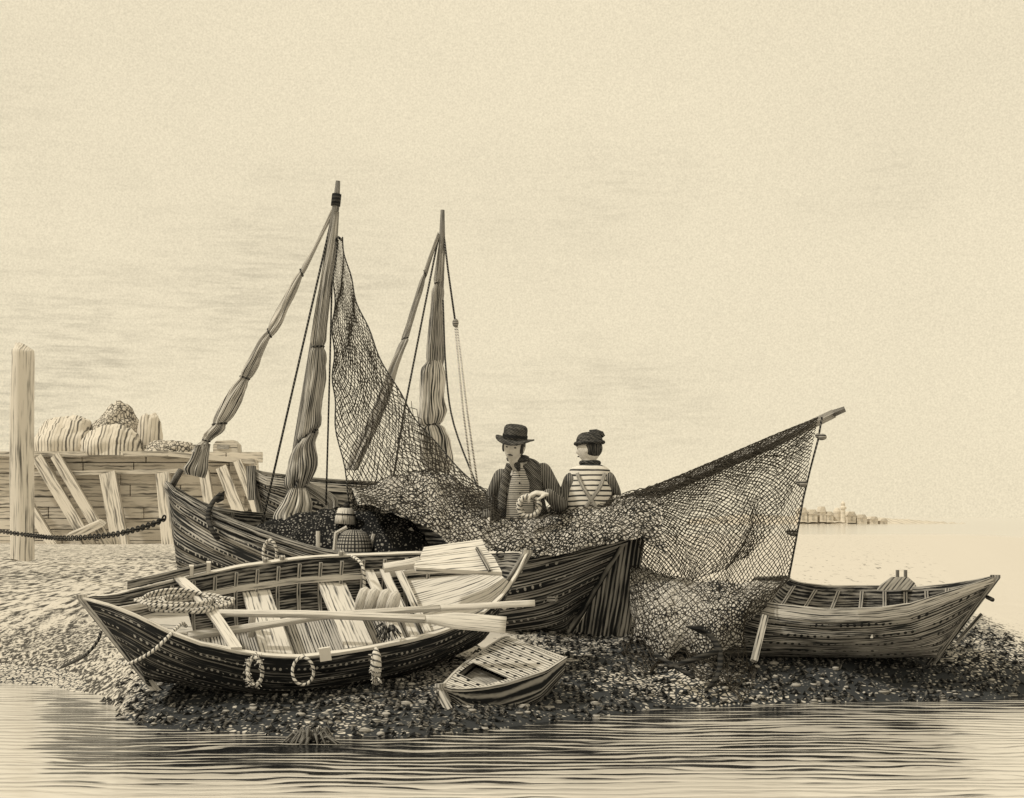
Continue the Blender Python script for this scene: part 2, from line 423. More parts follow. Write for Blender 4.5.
# washstrake boards with thole blocks on the far side, thole pins
for t in (.245, .285):
    mb = MB(); p = HN.edge(t, 'F'); up = HN.frame(t)[4]; mb.beam(p - up * .03, p + up * .085, .028, .03, HN.ax); mb.build('thole_pin', M['wood'], rb_near)
for t in (.42, .46, .6):
    mb = MB(); p = HN.edge(t, 'F'); up = HN.frame(t)[4]; mb.beam(p - up * .10, p + up * .035, .03, .035, HN.ax); mb.build('thole_pin', M['wood_mid'], rb_near)
mb = MB(); tt = [.10 + .18 * i / 12 for i in range(13)]; pts = []; outs = []; ups = []
for i, t in enumerate(tt):
    N, Fr, Mm, K, up = HN.frame(t); pts.append(Fr + up * .02); outs.append((Fr - Mm).normalized()); ups.append(up)
mb.sweep(pts, outs, ups, .01, .01, .0, .055); mb.build('washboard', M['wood_dark'], rb_near)
# seat-back board and cross planks in the stern
A, B = HN.pt(.72, .2, 'N', .03), HN.pt(.72, .2, 'F', .03)
for k, (dt, w) in enumerate(((-.035, .07), (.0, .06), (.032, .05))):
    mb = MB(); up = HN.frame(.72)[4]
    a = HN.pt(.70 + dt, .2, 'N', .03); b = HN.pt(.70 + dt, .16, 'F', .03)
    mb.beam(a + up * .03, b + up * .03, w, .02, up); mb.build('stern_bench', M['wood'], rb_near)
for side in 'N':
    mb = MB(); p = HN.pt(.36, .28, 'N', .04); q = HN.pt(.36, .28, 'F', .04); up = HN.frame(.36)[4]
    a = p.lerp(q, .52); mb.beam(a, a + up * .16, .04, .04, HN.ax); mb.build('seat_knee', M['wood'], rb_near)
# white plate on the near side, ring bolt
P = at(325, 655, 8.72); mb = MB(); mb.beam(P + V((-.035, 0, -.0)), P + V((.035, .01, .01)), .02, .085, V((0, -.2, 1))); mb.build('plate', M['plate'], rb_near)
mb = MB(); c = HN.pt(.955, .05, 'F', .03)
mb.tube([c + V((.03 * math.cos(2 * PI * k / 14), .01 * math.sin(2 * PI * k / 14), .02 + .025 * math.sin(2 * PI * k / 14))) for k in range(15)], .006, 6, False); mb.build('ring_bolt', M['iron'], rb_near, True)

# --- big fishing boat with furled sails ---------------------------------
big_near = [(168, 483), (174, 491), (190, 500), (213, 513), (240, 524), (261, 532), (300, 545), (318, 550), (340, 554), (375, 558), (425, 560), (480, 560), (530, 555), (570, 548), (605, 539), (632, 531)]
big_far = [(168, 483), (174, 489), (190, 497), (213, 508), (240, 513), (258, 514), (300, 516), (400, 518), (500, 521), (580, 525), (632, 531)]
HB = Hull((170, 13.0), (632, 11.0), lambda t: .78 * max(math.sin(PI * min(t * 1.0, 1)), 0) ** .6, big_near, big_far,
          lambda t: .82 - .1 * abs(2 * t - 1) ** 2, (190, 604, 13.0), (566, 634, 11.25), .25, .3)
rb_big = empty('fishing_boat', (-1.1, 12.0, .6), 'large black fishing boat with tall mast and rudder, aground behind the rowing boat', 'boat')
boat(rb_big, HB, ('tar_big', 'inner', 'tar_big'), ns=8, rail=(.03, .03, .02, .015), railmat='wood_dark', stemw=.04, nt=44)
ribs(rb_big, HB, [.1 + .06 * i for i in range(6)], 'wood_dark', .6, .032, .018)
thwart(rb_big, HB, .36, .2, .22, .04, 'wood_mid'); thwart(rb_big, HB, .68, .3, .24, .04, 'wood_mid'); thwart(rb_big, HB, .86, .34, .24, .04, 'wood_mid')
floorboards(rb_big, HB, .14, .86, 26, .74, 'wood_dark')
def yb(px): return lerp(11.22, 10.92, (px - 566) / 75)
mb = MB(); th = V((.025, .05, 0)); mb.slab([at(a, b, yb(a)) for a, b in ((633, 530), (642, 541), (639, 562), (626, 640), (570, 640))], th)
ru = mb.build('rudder', ink('rudder planks', .42, .014, freq=30, along=1.6, th=.56, patch=.15, sine=.3), rb_big)
# planks run down the blade: rotate the UVs along its raked edge
d0 = (at(626, 640, yb(626)) - at(642, 541, yb(642))).normalized()
for l in ru.data.loops:
    c = ru.data.vertices[l.vertex_index].co; ru.data.uv_layers[0].data[l.index].uv = (c.dot(d0), (c - d0 * c.dot(d0)).x * 1.1)
mb = MB(); mb.sweep([HB.edge(t, 'N') - HB.frame(t)[4] * .07 for t in [i / 40 for i in range(41)]], [((HB.edge(max(min(i / 40, .97), .03), 'N') - HB.frame(max(min(i / 40, .97), .03))[2]).normalized()) for i in range(41)], [HB.frame(.5)[4]] * 41, .0, .03, .018, .018)
mb.build('rubbing_strake', M['wood_dark'], rb_big)
YM = 12.35
mb = MB(); mb.tube([at(283, 560, YM), at(300, 440, YM), at(322, 300, YM), at(336, 205, YM), at(338, 181, YM)], [.06, .055, .042, .032, .02], 10); mb.build('mast', M['wood_dark'], rb_big, True)
mb = MB(); mb.tube([at(335.5, 206, YM), at(336.8, 194, YM)], [.042, .042], 8); mb.build('mast_band', M['iron'], rb_big, True)

def bundle(root, name, mat, left, right, Y, n=60, k=9, twist=2.0, pleat=.13, m=36, squash=.9, seed=0, ties=()):
    """cloth gathered round a spar: pleated tube that fills the outline between two traces"""
    A = smooth_curve([V((a, b, 0)) for a, b in left], n); B = smooth_curve([V((a, b, 0)) for a, b in right], n)
    rows = []; uvs = []; u = 0; prev = None
    for i in range(n):
        y = Y(i / (n - 1)) if callable(Y) else Y
        a, b = at(A[i].x, A[i].y, y), at(B[i].x, B[i].y, y); c = (a + b) / 2; hx = (b - a) / 2; tf = i / (n - 1)
        pin = 1 - sum((.30 if q else 0) * math.exp(-((tf - q) / .014) ** 2) for q in ties) + sum(.12 * math.exp(-((tf - q - .05) / .03) ** 2) for q in ties)
        hx = hx * pin; r = hx.length
        if prev is not None: u += (c - prev).length
        prev = c; row = []; uv = []
        for j in range(m + 1):
            gph = 2 * PI * j / m
            f = 1 + pleat * math.sin(k * gph + twist * u * 2 + 1.7 * math.sin(u * 3 + seed)) + pleat * .6 * math.sin((k // 2) * gph - u * 4 + seed)
            f += .10 * nz((c.x * 3 + math.cos(gph), c.z * 4, math.sin(gph)), 2.2, seed) + .06 * nz((math.cos(gph) * 2, c.z * 9, math.sin(gph) * 2), 2, seed + 3)
            row.append(c + hx * (math.cos(gph) * (1 + (f - 1) * .5)) + V((0, 1, 0)) * (r * squash * math.sin(gph) * f))
            uv.append((u, j / m))
        rows.append(row); uvs.append(uv)
    mb = MB(); mb.grid(rows, uvs)
    mb.f.append(tuple(range(m))); mb.f.append(tuple(reversed(range((n - 1) * (m + 1), (n - 1) * (m + 1) + m))))
    o = mb.build(name, M[mat], root, True)
    for q in ties:
        i = int(q * (n - 1)); y = Y(q) if callable(Y) else Y
        a, b = at(A[i].x, A[i].y, y), at(B[i].x, B[i].y, y); c = (a + b) / 2; hx = (b - a) / 2 * .80
        tb = MB(); tb.tube([c + hx * math.cos(2 * PI * k / 14) + V((0, hx.length * squash * math.sin(2 * PI * k / 14), 0)) for k in range(15)], .009, 5, False)
        (tb.build('tie', M['rope_dark'], o, True) if root.parent is None else tb.build('tie', M['rope_dark'], root.parent, True))
    return o
def rope(root, pts, r, mat='rope_dark', name='stay', n=6):
    mb = MB(); mb.tube(pts, r, n); return mb.build(name, M[mat], root, True)

ms = bundle(rb_big, 'furled_mainsail', 'canvas_dark',
       [(334, 212), (326, 255), (318, 294), (311, 335), (309, 356), (305, 390), (301, 421), (297, 440), (290, 464), (286, 484), (291, 492)],
       [(339, 212), (336, 255), (331, 290), (327, 330), (325, 356), (325, 378), (321, 408), (321, 425), (315, 440), (318, 465), (305, 492)], YM - .02, n=90, k=7, seed=1, pleat=.14, twist=.5, ties=(.36, .72))
bundle(ms, 'loose_foot', 'canvas', [(291, 488), (284, 502), (277, 514), (276, 520)], [(306, 488), (310, 502), (309, 514), (312, 520)], YM - .12, n=16, k=9, pleat=.3, seed=3)
bundle(ms, 'loose_clew', 'canvas_dark', [(304, 488), (314, 496), (325, 505), (326, 512)], [(306, 482), (322, 488), (336, 497), (338, 506)], YM - .05, n=14, k=6, pleat=.3, seed=5)
yj = lambda t: lerp(12.35, 12.95, t)
jb = bundle(rb_big, 'furled_jib', 'canvas', [(331, 210), (314, 246), (298, 272), (286, 294), (274, 316), (262, 337), (247, 362), (233, 386), (222, 402), (208, 430), (203, 438), (192, 452)],
       [(334, 213), (316, 250), (301, 281), (288, 308), (281, 325), (265, 348), (258, 366), (245, 390), (240, 403), (225, 428), (212, 440), (206, 452)], yj, n=90, k=6, twist=4, seed=2, pleat=.2, ties=(.17, .42, .60, .80, .93))
bundle(jb, 'jib_tail', 'canvas_dark', [(196, 446), (190, 460), (184, 468), (186, 474)], [(210, 444), (208, 458), (207, 470), (204, 478)], 12.93, n=14, k=8, pleat=.3, seed=4)
rope(rb_big, [at(335, 205, YM), at(315, 247, 12.42)], .011, name='halyard')
rope(rb_big, [at(181, 470, 12.95), at(176, 478, 12.98), at(172, 486, 13)], [.028, .032, .03], 'wood_dark', 'bow_cleat')
rope(rb_big, [at(331, 222, YM), at(296, 375, 12.2), at(262, 524, 12.0)], .010, name='shroud')
rope(rb_big, [at(333, 240, YM), at(330, 360, 12.3), at(326, 505, 12.2)], .008, name='halyard')
rope(rb_big, [at(300, 470, YM - .1), at(288, 520, 12.1), at(284, 535, 12.05)], .010, name='sheet')
# pin rails standing on the near gunwale
for pts in ([(318, 531), (318, 552)], [(347, 527), (336, 533), (334, 553)], [(374, 534), (369, 553)], [(410, 528), (424, 550)]):
    mb = MB(); mb.tube([at(a, b, 11.45) for a, b in pts], .017, 6); mb.build('rail_stanchion', M['wood'], rb_big)
mb = MB(); mb.beam(at(320, 551, 11.44), at(337, 554, 11.40), .04, .03); mb.build('rail_block', M['wood'], rb_big)

# --- second fishing boat behind ------------------------------------------
sb_near = [(250, 472), (262, 479), (300, 484), (340, 487), (380, 489), (430, 492), (480, 496), (520, 500)]
sb_far = [(250, 470), (262, 474), (300, 479), (340, 482), (380, 484), (430, 488), (480, 494), (520, 500)]
HS = Hull((252, 15.0), (505, 16.6), lambda t: .8 * max(math.sin(PI * t), 0) ** .55, sb_near, sb_far, lambda t: 1.1 - .1 * abs(2 * t - 1), (268, 540, 15.1), (490, 545, 16.6), .2, .2)
rb_sec = empty('fishing_boat', (-1.4, 15.8, .7), 'second fishing boat with a shorter mast, mostly hidden behind the black hull and hanging net', 'boat')
boat(rb_sec, HS, ('grey_hull', 'inner', 'wood_dark'), ns=7, rail=(.03, .035, .05, .03), railmat='wood_mid', stemw=.045)
mb = MB(); mb.beam(at(253, 500, 14.95), at(251, 466, 14.95), .09, .10, (0, 1, 0)); mb.build('stem_head', M['wood_dark'], rb_sec)
YS = 15.6
mb = MB(); mb.tube([at(431, 525, YS), at(435, 400, YS), at(440, 280, YS), at(442, 240, YS), at(442.6, 210, YS)], [.065, .06, .045, .035, .022], 10); mb.build('mast', M['wood_dark'], rb_sec, True)
bundle(rb_sec, 'furled_mainsail', 'canvas_dark', [(439, 242), (434, 280), (430, 320), (427, 350), (427, 372)], [(445, 242), (444, 280), (443, 320), (444, 350), (442, 372)], YS, k=7, seed=7, pleat=.18, ties=(.28,))
bundle(rb_sec, 'sail_bunt', 'canvas', [(427, 362), (422, 372), (421, 395), (419, 420), (422, 427), (421, 437), (421, 455), (425, 468)], [(440, 360), (444, 375), (443, 398), (446, 412), (442, 425), (449, 438), (452, 458), (448, 474)], YS - .03, n=70, k=8, pleat=.22, seed=8, ties=(.56,))
bundle(rb_sec, 'furled_jib', 'canvas_dark', [(438, 232), (430, 253), (420, 281), (405, 328), (397, 350), (388, 370), (372, 410), (345, 470)], [(440, 236), (432, 258), (423, 288), (411, 330), (407, 343), (399, 364), (385, 410), (358, 470)], lambda t: lerp(15.6, 15.1, t), n=60, k=6, seed=9, pleat=.18, ties=(.25, .5))
rope(rb_sec, [at(438, 240, YS), at(424, 310, 15.3), at(404, 412, 15.0), at(393, 480, 14.9)], .011, name='shroud')
rope(rb_sec, [at(444, 236, YS), at(448, 270, 15.5), at(455, 320, 15.3)], .011, name='backstay')
mb = MB(); mb.ball(at(455.5, 323, 15.3), (.035, .03, .05)); mb.build('block', M['wood_dark'], rb_sec, True)
rope(rb_sec, [at(455, 326, 15.3), at(463, 410, 15.0), at(474, 494, 14.8)], .010, 'rope', name='tackle_fall')
rope(rb_sec, [at(457, 326, 15.3), at(467, 410, 15.0), at(479, 494, 14.8)], .010, 'rope', name='tackle_fall')
rope(rb_sec, smooth_curve([at(443, 300, 15.5), at(446, 370, 15.4), at(454, 425, 15.2), at(481, 496, 14.8)], 16), .010, name='backstay')

# --- small boat at the right ------------------------------------------------
r_near = [(700, 596), (737, 599), (752, 601), (779, 606), (827, 611), (880, 609), (910, 605), (951, 592), (975, 585), (995, 578)]
r_far = [(770, 578), (786, 577), (792, 581), (801, 584), (827, 587), (876, 587), (917, 588), (951, 585), (975, 581), (995, 577)]
HR = Hull((995, 10.05), (740, 10.9), lambda t: .56 * min(1, (max(t, 0) / .45)) ** .62 if t < .45 else .56 - .13 * ((t - .45) / .55) ** 1.5, r_near, r_far,
          lambda t: .42 - .03 * t, (930, 664, 10.2), (728, 660, 10.55), .38, .5, .62)
rb_right = empty('rowing_boat', (2.5, 10.4, .5), 'small bleached rowing boat beached beside the hanging net, bow pointing right', 'boat')
boat(rb_right, HR, ('grey_hull', 'inner', 'wood_dark'), ns=8, stemw=.02, rail=(.03, .015, .03, .012), railmat='wood_mid', transom=True, stem1=False, lap=.012)
ribs(rb_right, HR, [.2 + .09 * i for i in range(8)], 'wood_mid', .8, .032, .014)
thwart(rb_right, HR, .45, .25, .18, .025, 'wood'); thwart(rb_right, HR, .75, .25, .16, .025, 'wood')
floorboards(rb_right, HR, .25, .95, 16, .7, 'floor'); platform(rb_right, HR, .04, .22, .2, 'wood', 'foredeck')
mb = MB(); yy = 10.75; mb.slab([at(a, b, yy) for a, b in ((878, 590), (882, 585), (893, 577), (908, 577), (915, 583), (918, 590))], (0, .045, 0)); mb.build('rowlock_block', M['wood_mid'], rb_right)
for px in (897.5, 905.5):
    mb = MB(); mb.tube([at(px, 578, yy + .02), at(px, 570, yy + .02)], .014, 8); mb.build('thole_pin', M['wood_dark'], rb_right)
mb = MB(); A = [HR.pt(1, 0, 'F'), HR.pt(.93, 0, 'F')]; mb.slab([at(784, 588, 11.2), at(786, 575, 11.2), at(791, 579, 11.2), at(802, 585, 11.15), at(802, 589, 11.15)], (0, .04, 0)); mb.build('quarter_knee', M['wood_mid'], rb_right)
# broad sheer strake, and a loose fender batten on the stem
mb = MB(); tt = [.02 + .98 * i / 30 for i in range(31)]
mb.grid([[HR.pt(t, q, 'N', -.018) for t in tt] for q in (.01, .035, .06)], [[(t * 2, q * 2) for t in tt] for q in (.01, .035, .06)], flip=True); mb.build('sheer_strake', M['wood_mid'], rb_right)
mb = MB(); mb.beam(at(982, 614, 10.05), at(957, 642, 10.1), .02, .03, (0, 1, 0)); mb.build('stem_band', M['wood_dark'], rb_right)
mb = MB(); mb.tube([at(987, 597, 10.05), at(993, 600, 9.98)], .015, 6); mb.build('mooring_bolt', M['iron'], rb_right)

# --- perforated fish box ------------------------------------------------------
fb_near = [(441, 687), (452, 690), (464, 690), (485, 688), (505, 684), (525, 678), (546, 671), (566, 658), (575, 655)]
fb_far = [(441, 687), (452, 675), (463, 665), (476, 656), (490, 646), (503, 638), (512, 637)]
HF = Hull((441, 8.85), (537, 9.5), lambda t: .265 * min(1, (max(t, 0) / .75)) ** .6, fb_near, fb_far, lambda t: .29, (458, 714, 8.95), None, .2, .2, .3)
fb = empty('fish_box', (-.1, 9.2, .3), 'small boat-shaped fish box riddled with drilled holes, its hatch open, at the water edge', 'fish box')
M['box_side'] = ink('box planks', .36, .016, freq=5, along=4, th=.56, patch=.15, sine=.5, edge=(.9, 3, .9))
boat(fb, HF, ('box_side', 'inner', 'wood_mid'), ns=4, nt=24, rail=(.012, .008, .01, .008), railmat='wood_mid', transom=True, stem1=False, stemw=.02, inner=False)
mb = MB(); holes = MB()
def deckpt(t, w, up=0.0):
    N, Fr, Mm, K, u = HF.frame(t); return N.lerp(Fr, w) + u * up
for t0, t1 in ((.0, .30), (.50, 1.0)):
    n = 10; ts = [lerp(t0, t1, i / n) for i in range(n + 1)]
    mb.grid([[deckpt(t, j / 6, .004) for j in range(7)] for t in ts], [[(j / 6 * 2 * HF.hb(t), t * .9) for j in range(7)] for t in ts])
for w0, w1 in ((0, .12), (.9, 1)):
    mb.grid([[deckpt(t, w, .004) for w in (w0, w1)] for t in (.3, .4, .5)], [[(w * .5, t * .9) for w in (w0, w1)] for t in (.3, .4, .5)])
mb.build('deck', M['deckhole'], fb)
mb = MB(); mb.grid([[deckpt(t, w, -.07) for w in (.05, .95)] for t in (.2, .6)]); mb.build('hatch_well', M['wood_mid'], fb)
for (t, w) in [(.12, .5), (.19, .3), (.2, .7), (.27, .5), (.27, .2), (.27, .82)] + [(.56 + .085 * i, .12 + .155 * j + (.07 if i % 2 else 0)) for i in range(5) for j in range(6)]:
    p = deckpt(t, w, .006); u = HF.frame(t)[4]; holes = MB(); holes.tube([p - u * .004, p + u * .002], .0125, 8); holes.build('drilled_hole', M['ink'], fb)
hs = MB()
for i in range(9):
    for q in (.35, .62):
        t = .14 + .1 * i + (.04 if q > .5 else 0)
        if t < .98:
            p = HF.pt(t, q, 'N', -.014); u = (p - HF.frame(t)[2]).normalized(); hs = MB(); hs.tube([p - u * .01, p + u * .004], .010, 8); hs.build('side_hole', M['ink'], fb)
mb = MB(); mb.beam(at(438, 690, 8.84), at(449, 710, 8.75), .05, .02, (0, -1, .4)); mb.build('bow_strap', M['wood_mid'], fb)

# ------------------------------------------------------------------ nets
def lattice(P, nu, nv, r, jit=.15, keep=None):
    """diamond meshed net over the surface P(u, v): every edge a thin three-sided twine"""
    pts = {}
    for i in range(nu + 1):
        for j in range(nv + 1):
            if (i + j) % 2 == 0:
                a = (i + random.uniform(-jit, jit) * (0 < i < nu)) / nu; b = (j + random.uniform(-jit, jit) * (0 < j < nv)) / nv
                pts[i, j] = P(a, b)
    mb = MB()
    for (i, j), p in pts.items():
        for di in (-1, 1):
            q = pts.get((i + di, j + 1))
            if q is None or (q - p).length < .004: continue
            if keep and not keep(i / nu, j / nv): continue
            d = (q - p).normalized(); a = d.cross(V((.3, 1, .2))).normalized(); b = d.cross(a)
            rr = (r(i / nu, j / nv) if callable(r) else r) * random.uniform(.8, 1.25)
            i0 = len(mb.v)
            for e in (p, q):
                for k in range(3):
                    gph = 2 * PI * k / 3; mb.vert(e + a * (rr * math.cos(gph)) + b * (rr * math.sin(gph)))
            for k in range(3): mb.f.append((i0 + k, i0 + (k + 1) % 3, i0 + 3 + (k + 1) % 3, i0 + 3 + k))
    return mb
net = empty('fishing_net', (-.2, 11.3, .9), 'huge fishing net hung from the masthead, heaped over the hull and along the spar', 'net')

mlL = [V((336, 240, 12.3)), V((334, 300, 12.25)), V((333, 360, 12.2)), V((336, 420, 12.1)), V((352, 505, 12.0))]
mlR = [V((342, 238, 12.3)), V((352, 285, 12.2)), V((370, 335, 12.1)), V((400, 395, 11.95)), V((437, 446, 11.8)), V((492, 500, 11.5))]
cl, cr = smooth_curve(mlL, 60), smooth_curve(mlR, 60)
def c_at(c, t):
    gx = clamp(t) * (len(c) - 1); k = min(int(gx), len(c) - 2); return c[k].lerp(c[k + 1], gx - k)
def mastP(u, v, push=0.0):
    a, b = c_at(cl, v), c_at(cr, v); p = a.lerp(b, u)
    q = at(p.x, p.y + 20 * v * v * math.sin(PI * u) , p.z)
    f = v * (.05 * math.sin(u * 16 + v * 5) + .03 * math.sin(u * 31 - v * 8))
    return q + V((.012 * math.sin(v * 30 + u * 9), f + push, .01 * math.sin(u * 20)))
lattice(mastP, 44, 74, lambda u, v: lerp(.0012, .0036, sstep(.0, .55, v)), .3).build('mast_panel', M['thread'], net)
lattice(lambda u, v: mastP(u * .98, .22 + .06 * math.sin(u * 9) + v * (.76 - .06 * math.sin(u * 9)), .09), 26, 40, lambda u, v: lerp(.0011, .0031, sstep(0, .4, v)), .35).build('mast_panel', M['thread'], net)
# folded slack on the lower right of the mast panel
sl = smooth_curve([V((385, 470, 11.7)), V((430, 492, 11.5)), V((470, 505, 11.3)), V((500, 520, 11.15))], 30); sr = smooth_curve([V((412, 402, 11.9)), V((440, 450, 11.75)), V((470, 480, 11.5)), V((505, 500, 11.35))], 30)
lattice(lambda u, v: (lambda p: at(p.x, p.y, p.z) + V((0, -.06 - .05 * math.sin(u * 9 + v * 12), .012 * math.sin(v * 25))))(c_at(sl, v).lerp(c_at(sr, v), u)), 18, 34, .0034).build('slack_fold', M['thread'], net)

top_tr = [(365, 488), (385, 478), (410, 474), (432, 470), (455, 480), (475, 494), (490, 503), (520, 512), (545, 507), (560, 503), (600, 501), (622, 496), (648, 488), (668, 482)]
bot_tr = [(365, 505), (385, 512), (410, 522), (432, 532), (445, 545), (470, 555), (500, 560), (530, 558), (570, 551), (605, 542), (635, 536), (668, 560)]
def heapP(u, v):
    px = lerp(352, 660, u); yt = interp(top_tr, px); ybm = interp(bot_tr, px)
    yd = lerp(11.75, 11.15, u)
    if v < .3:
        f = v / .3; p = at(px, lerp(yt + 30, yt, math.sin(f * PI / 2)), yd + .55 * (1 - f) ** 1.0)
    else:
        f = (v - .3) / .7; p = at(px + 6 * f, lerp(yt, ybm, f ** .85), yd - .62 * math.sin(f * PI / 2))
    b = .05 * nz(p, 4) + .03 * nz(p, 9, 3) + .014 * nz(p, 22, 5)
    e = min(1, 6 * min(u, 1 - u) + .1)
    return p + V((0, -.6, .8)) * b * e
mb = MB(); NU, NV = 150, 60
mb.grid([[heapP(i / NU, j / NV) for i in range(NU + 1)] for j in range(NV + 1)], flip=True); mb.build('net_heap', M['heap'], net, True)
lattice(lambda u, v: heapP(.01 + .98 * u, .12 + .88 * v) + V((0, -.022, .016)), 70, 22, .0034, .3).build('loose_meshes', M['thread'], net)
# curtain hung along the spar
tpc = smooth_curve([V((596, 504, 11.12)), V((640, 488, 11.04)), V((700, 463, 10.95)), V((760, 438, 10.90)), V((818, 414, 10.85))], 40)
btc = smooth_curve([V((640, 604, 10.9)), V((680, 606, 10.75)), V((720, 600, 10.62)), V((755, 590, 10.65)), V((786, 584, 10.75))], 40)
rtc = smooth_curve([V((818, 417, 10.9)), V((808, 470, 10.88)), V((798, 530, 10.82)), V((786, 584, 10.75))], 30)
ltc = smooth_curve([V((596, 505, 11.2)), V((628, 520, 11.0)), V((640, 552, 10.9)), V((640, 604, 10.9))], 30)
def yardP(u, v, push=0.0, wob=1.0):
    T, B, L, R = c_at(tpc, u), c_at(btc, u), c_at(ltc, v), c_at(rtc, v)
    p = T.lerp(B, v) + L.lerp(R, u) - (tpc[0].lerp(btc[0], v).lerp(tpc[-1].lerp(btc[-1], v), u))
    q = at(p.x, p.y, p.z)
    w = math.sin(PI * min(v * 1.4, 1) / 2) * wob
    fold = .07 * math.sin(u * 17 + 2.5 * v) + .045 * math.sin(u * 29 - 4 * v + 1)
    return q + V((.03 * math.sin(v * 9 + u * 4) * math.sin(PI * u), (fold * w) * math.sin(PI * clamp(u * .95 + .05)) ** .5 + push, .016 * math.sin(u * 24 + v * 6) * w))
lattice(lambda u, v: yardP(u, v ** 1.35), 78, 74, .0036, .28).build('spar_panel', M['thread'], net)
# second thickness of the same net: gathered along the spar, its free edge hanging in long folds
lattice(lambda u, v: yardP(u * (.99 - .30 * v * v * v) + .012 * math.sin(v * 15), v ** 1.2 * lerp(1.0, .80, sstep(.1, .8, u)), .07 + .03 * math.sin(u * 40), 1.3), 62, 50, .0032, .42).build('spar_fold', M['thread'], net)
lattice(lambda u, v: yardP(.02 + u * .96, v * (.24 + .05 * math.sin(u * 31) + .03 * math.sin(u * 53)), -.05, 1.0), 44, 9, .0032, .42).build('spar_fold', M['thread'], net)
# heap of net on the sand below
gl = smooth_curve([V((630, 612, 10.9)), V((638, 642, 10.55)), V((662, 655, 10.25)), V((690, 651, 10.22)), V((715, 657, 10.08)), V((738, 640, 10.12)), V((752, 618, 10.2)), V((786, 589, 10.6))], 40)
gt = smooth_curve([V((630, 566, 10.98)), V((655, 570, 10.85)), V((690, 580, 10.7)), V((725, 583, 10.42)), V((758, 580, 10.48)), V((790, 578, 10.75))], 40)
def groundheap(u, v):
    p = c_at(gt, u).lerp(c_at(gl, u), v); q = at(p.x + 3 * math.sin(u * 37) * v ** 3, p.y + (4 * math.sin(u * 29) + 3 * math.sin(u * 61 + 1)) * v ** 3, p.z - .18 * math.sin(PI * v))
    b = .05 * nz(q, 5, 9) + .03 * nz(q, 11, 4) + .014 * nz(q, 24, 2)
    return q + V((0, -.6, .7)) * b
mb = MB(); mb.grid([[groundheap(i / 90, j / 40) for i in range(91)] for j in range(41)], flip=True); mb.build('net_heap', cells('piled netting on sand', .60, .016, sc=(42, 30, 42), th=.11, soft=.12, dist=.5, dsc=7, patch=.18, psc=(3, 3, 3)), net, True)
lattice(lambda u, v: groundheap(u, v) + V((0, -.03, .02)), 36, 16, .0034, .3).build('loose_meshes', M['thread'], net)
def skirtP(u, v):
    q = groundheap(.02 + u * .74, 1.0); w = (.22 + .16 * math.sin(u * 11) + .12 * math.sin(u * 23 + 1)) * v
    q = q + V((-.12 * v * math.cos(u * 3), -w, -.03 * v)); q.z = lerp(q.z, max(gz(q.x, q.y), WZ) + .02 + .02 * math.sin(u * 40 + v * 9), sstep(0, .45, v)); return q
SKIRT = lambda: lattice(skirtP, 40, 12, .0036, .35).build('trailing_edge', M['thread'], net)
for px, py in ((822, 437), (803, 484), (793, 533)):
    c = at(px, py, 10.86); mb = MB(); mb.ball(c, (.038, .03, .026), 12, 8); mb.ball(c + V((-.035, 0, .01)), (.02, .02, .02), 8, 6)
    mb.build('float', M['wood_dark'], net, True)
rope(net, [at(822, 417, 10.86), at(818, 440, 10.86), at(810, 470, 10.86)] + [at(803, 500, 10.84), at(796, 540, 10.8), at(788, 582, 10.75)], .008, name='edge_rope')
rope(net, [p + V((0, -.01, 0)) for p in [mastP(0, i / 30) for i in range(31)]], .006, name='edge_rope')
rope(net, [mastP(1, i / 40) for i in range(41)], .006, name='edge_rope')
rope(net, [at(336, 240, 12.28), at(338, 237, 12.26), at(342, 240, 12.28)], .014, name='head_loop')

sp = MB(); sp.tube([at(556, 540, 11.35), at(640, 500, 11.17), at(760, 449, 11.02), at(834, 413.5, 10.93)], [.045, .044, .042, .036], 10); 
spar = sp.build('spar', M['wood_mid'], None, True); tag(spar, 'long dark wooden spar rising out of the big boat, its bare tip above the net', 'spar')
mb = MB(); mb.tube([at(834, 413.2, 10.9), at(845, 409, 10.88)], [.028, .022], 8); mb.build('spar_tip', M['wood_dark'], spar, True)

# dark gear inside the big boat
def lump(name, mat, label, cat, px0, px1, ytop, ybot, y0, y1, amp=.04, nu=70, nv=30, group=None, seed=0, depth=.5):
    mb = MB(); rows = []
    for j in range(nv + 1):
        row = []
        for i in range(nu + 1):
            u, v = i / nu, j / nv; px = lerp(px0, px1, u); yt, yb_ = interp(ytop, px), interp(ybot, px); yd = lerp(y0, y1, u)
            if v < .35: f = v / .35; p = at(px, lerp(yt + 22, yt, math.sin(f * PI / 2)), yd + depth * .6 * (1 - f))
            else: f = (v - .35) / .65; p = at(px, lerp(yt, yb_, f ** .9), yd - depth * math.sin(f * PI / 2))
            b = amp * (nz(p, 5, seed) + .6 * nz(p, 12, seed + 2)); row.append(p + V((0, -.5, .85)) * b)
        rows.append(row)
    mb.grid(rows, [[(i / nu, j / nv) for i in range(nu + 1)] for j in range(nv + 1)], flip=True)
    o = mb.build(name, M[mat], None, True); return tag(o, label, cat, group)
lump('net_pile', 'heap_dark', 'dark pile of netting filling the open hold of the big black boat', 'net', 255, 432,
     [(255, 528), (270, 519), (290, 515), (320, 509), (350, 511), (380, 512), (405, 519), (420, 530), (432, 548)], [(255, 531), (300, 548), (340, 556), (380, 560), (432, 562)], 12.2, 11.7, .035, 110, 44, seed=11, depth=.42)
mb = MB(); c = at(345, 524, 11.75); mb.lathe(c, (.06, 0, 1), [(0, .09), (.06, .085), (.13, .065), (.135, .04)], 16)
o = mb.build('cask', M['cloth_pale'], None, True); tag(o, 'small pale tapered keg with a dark stopper, standing on the dark net pile', 'keg')
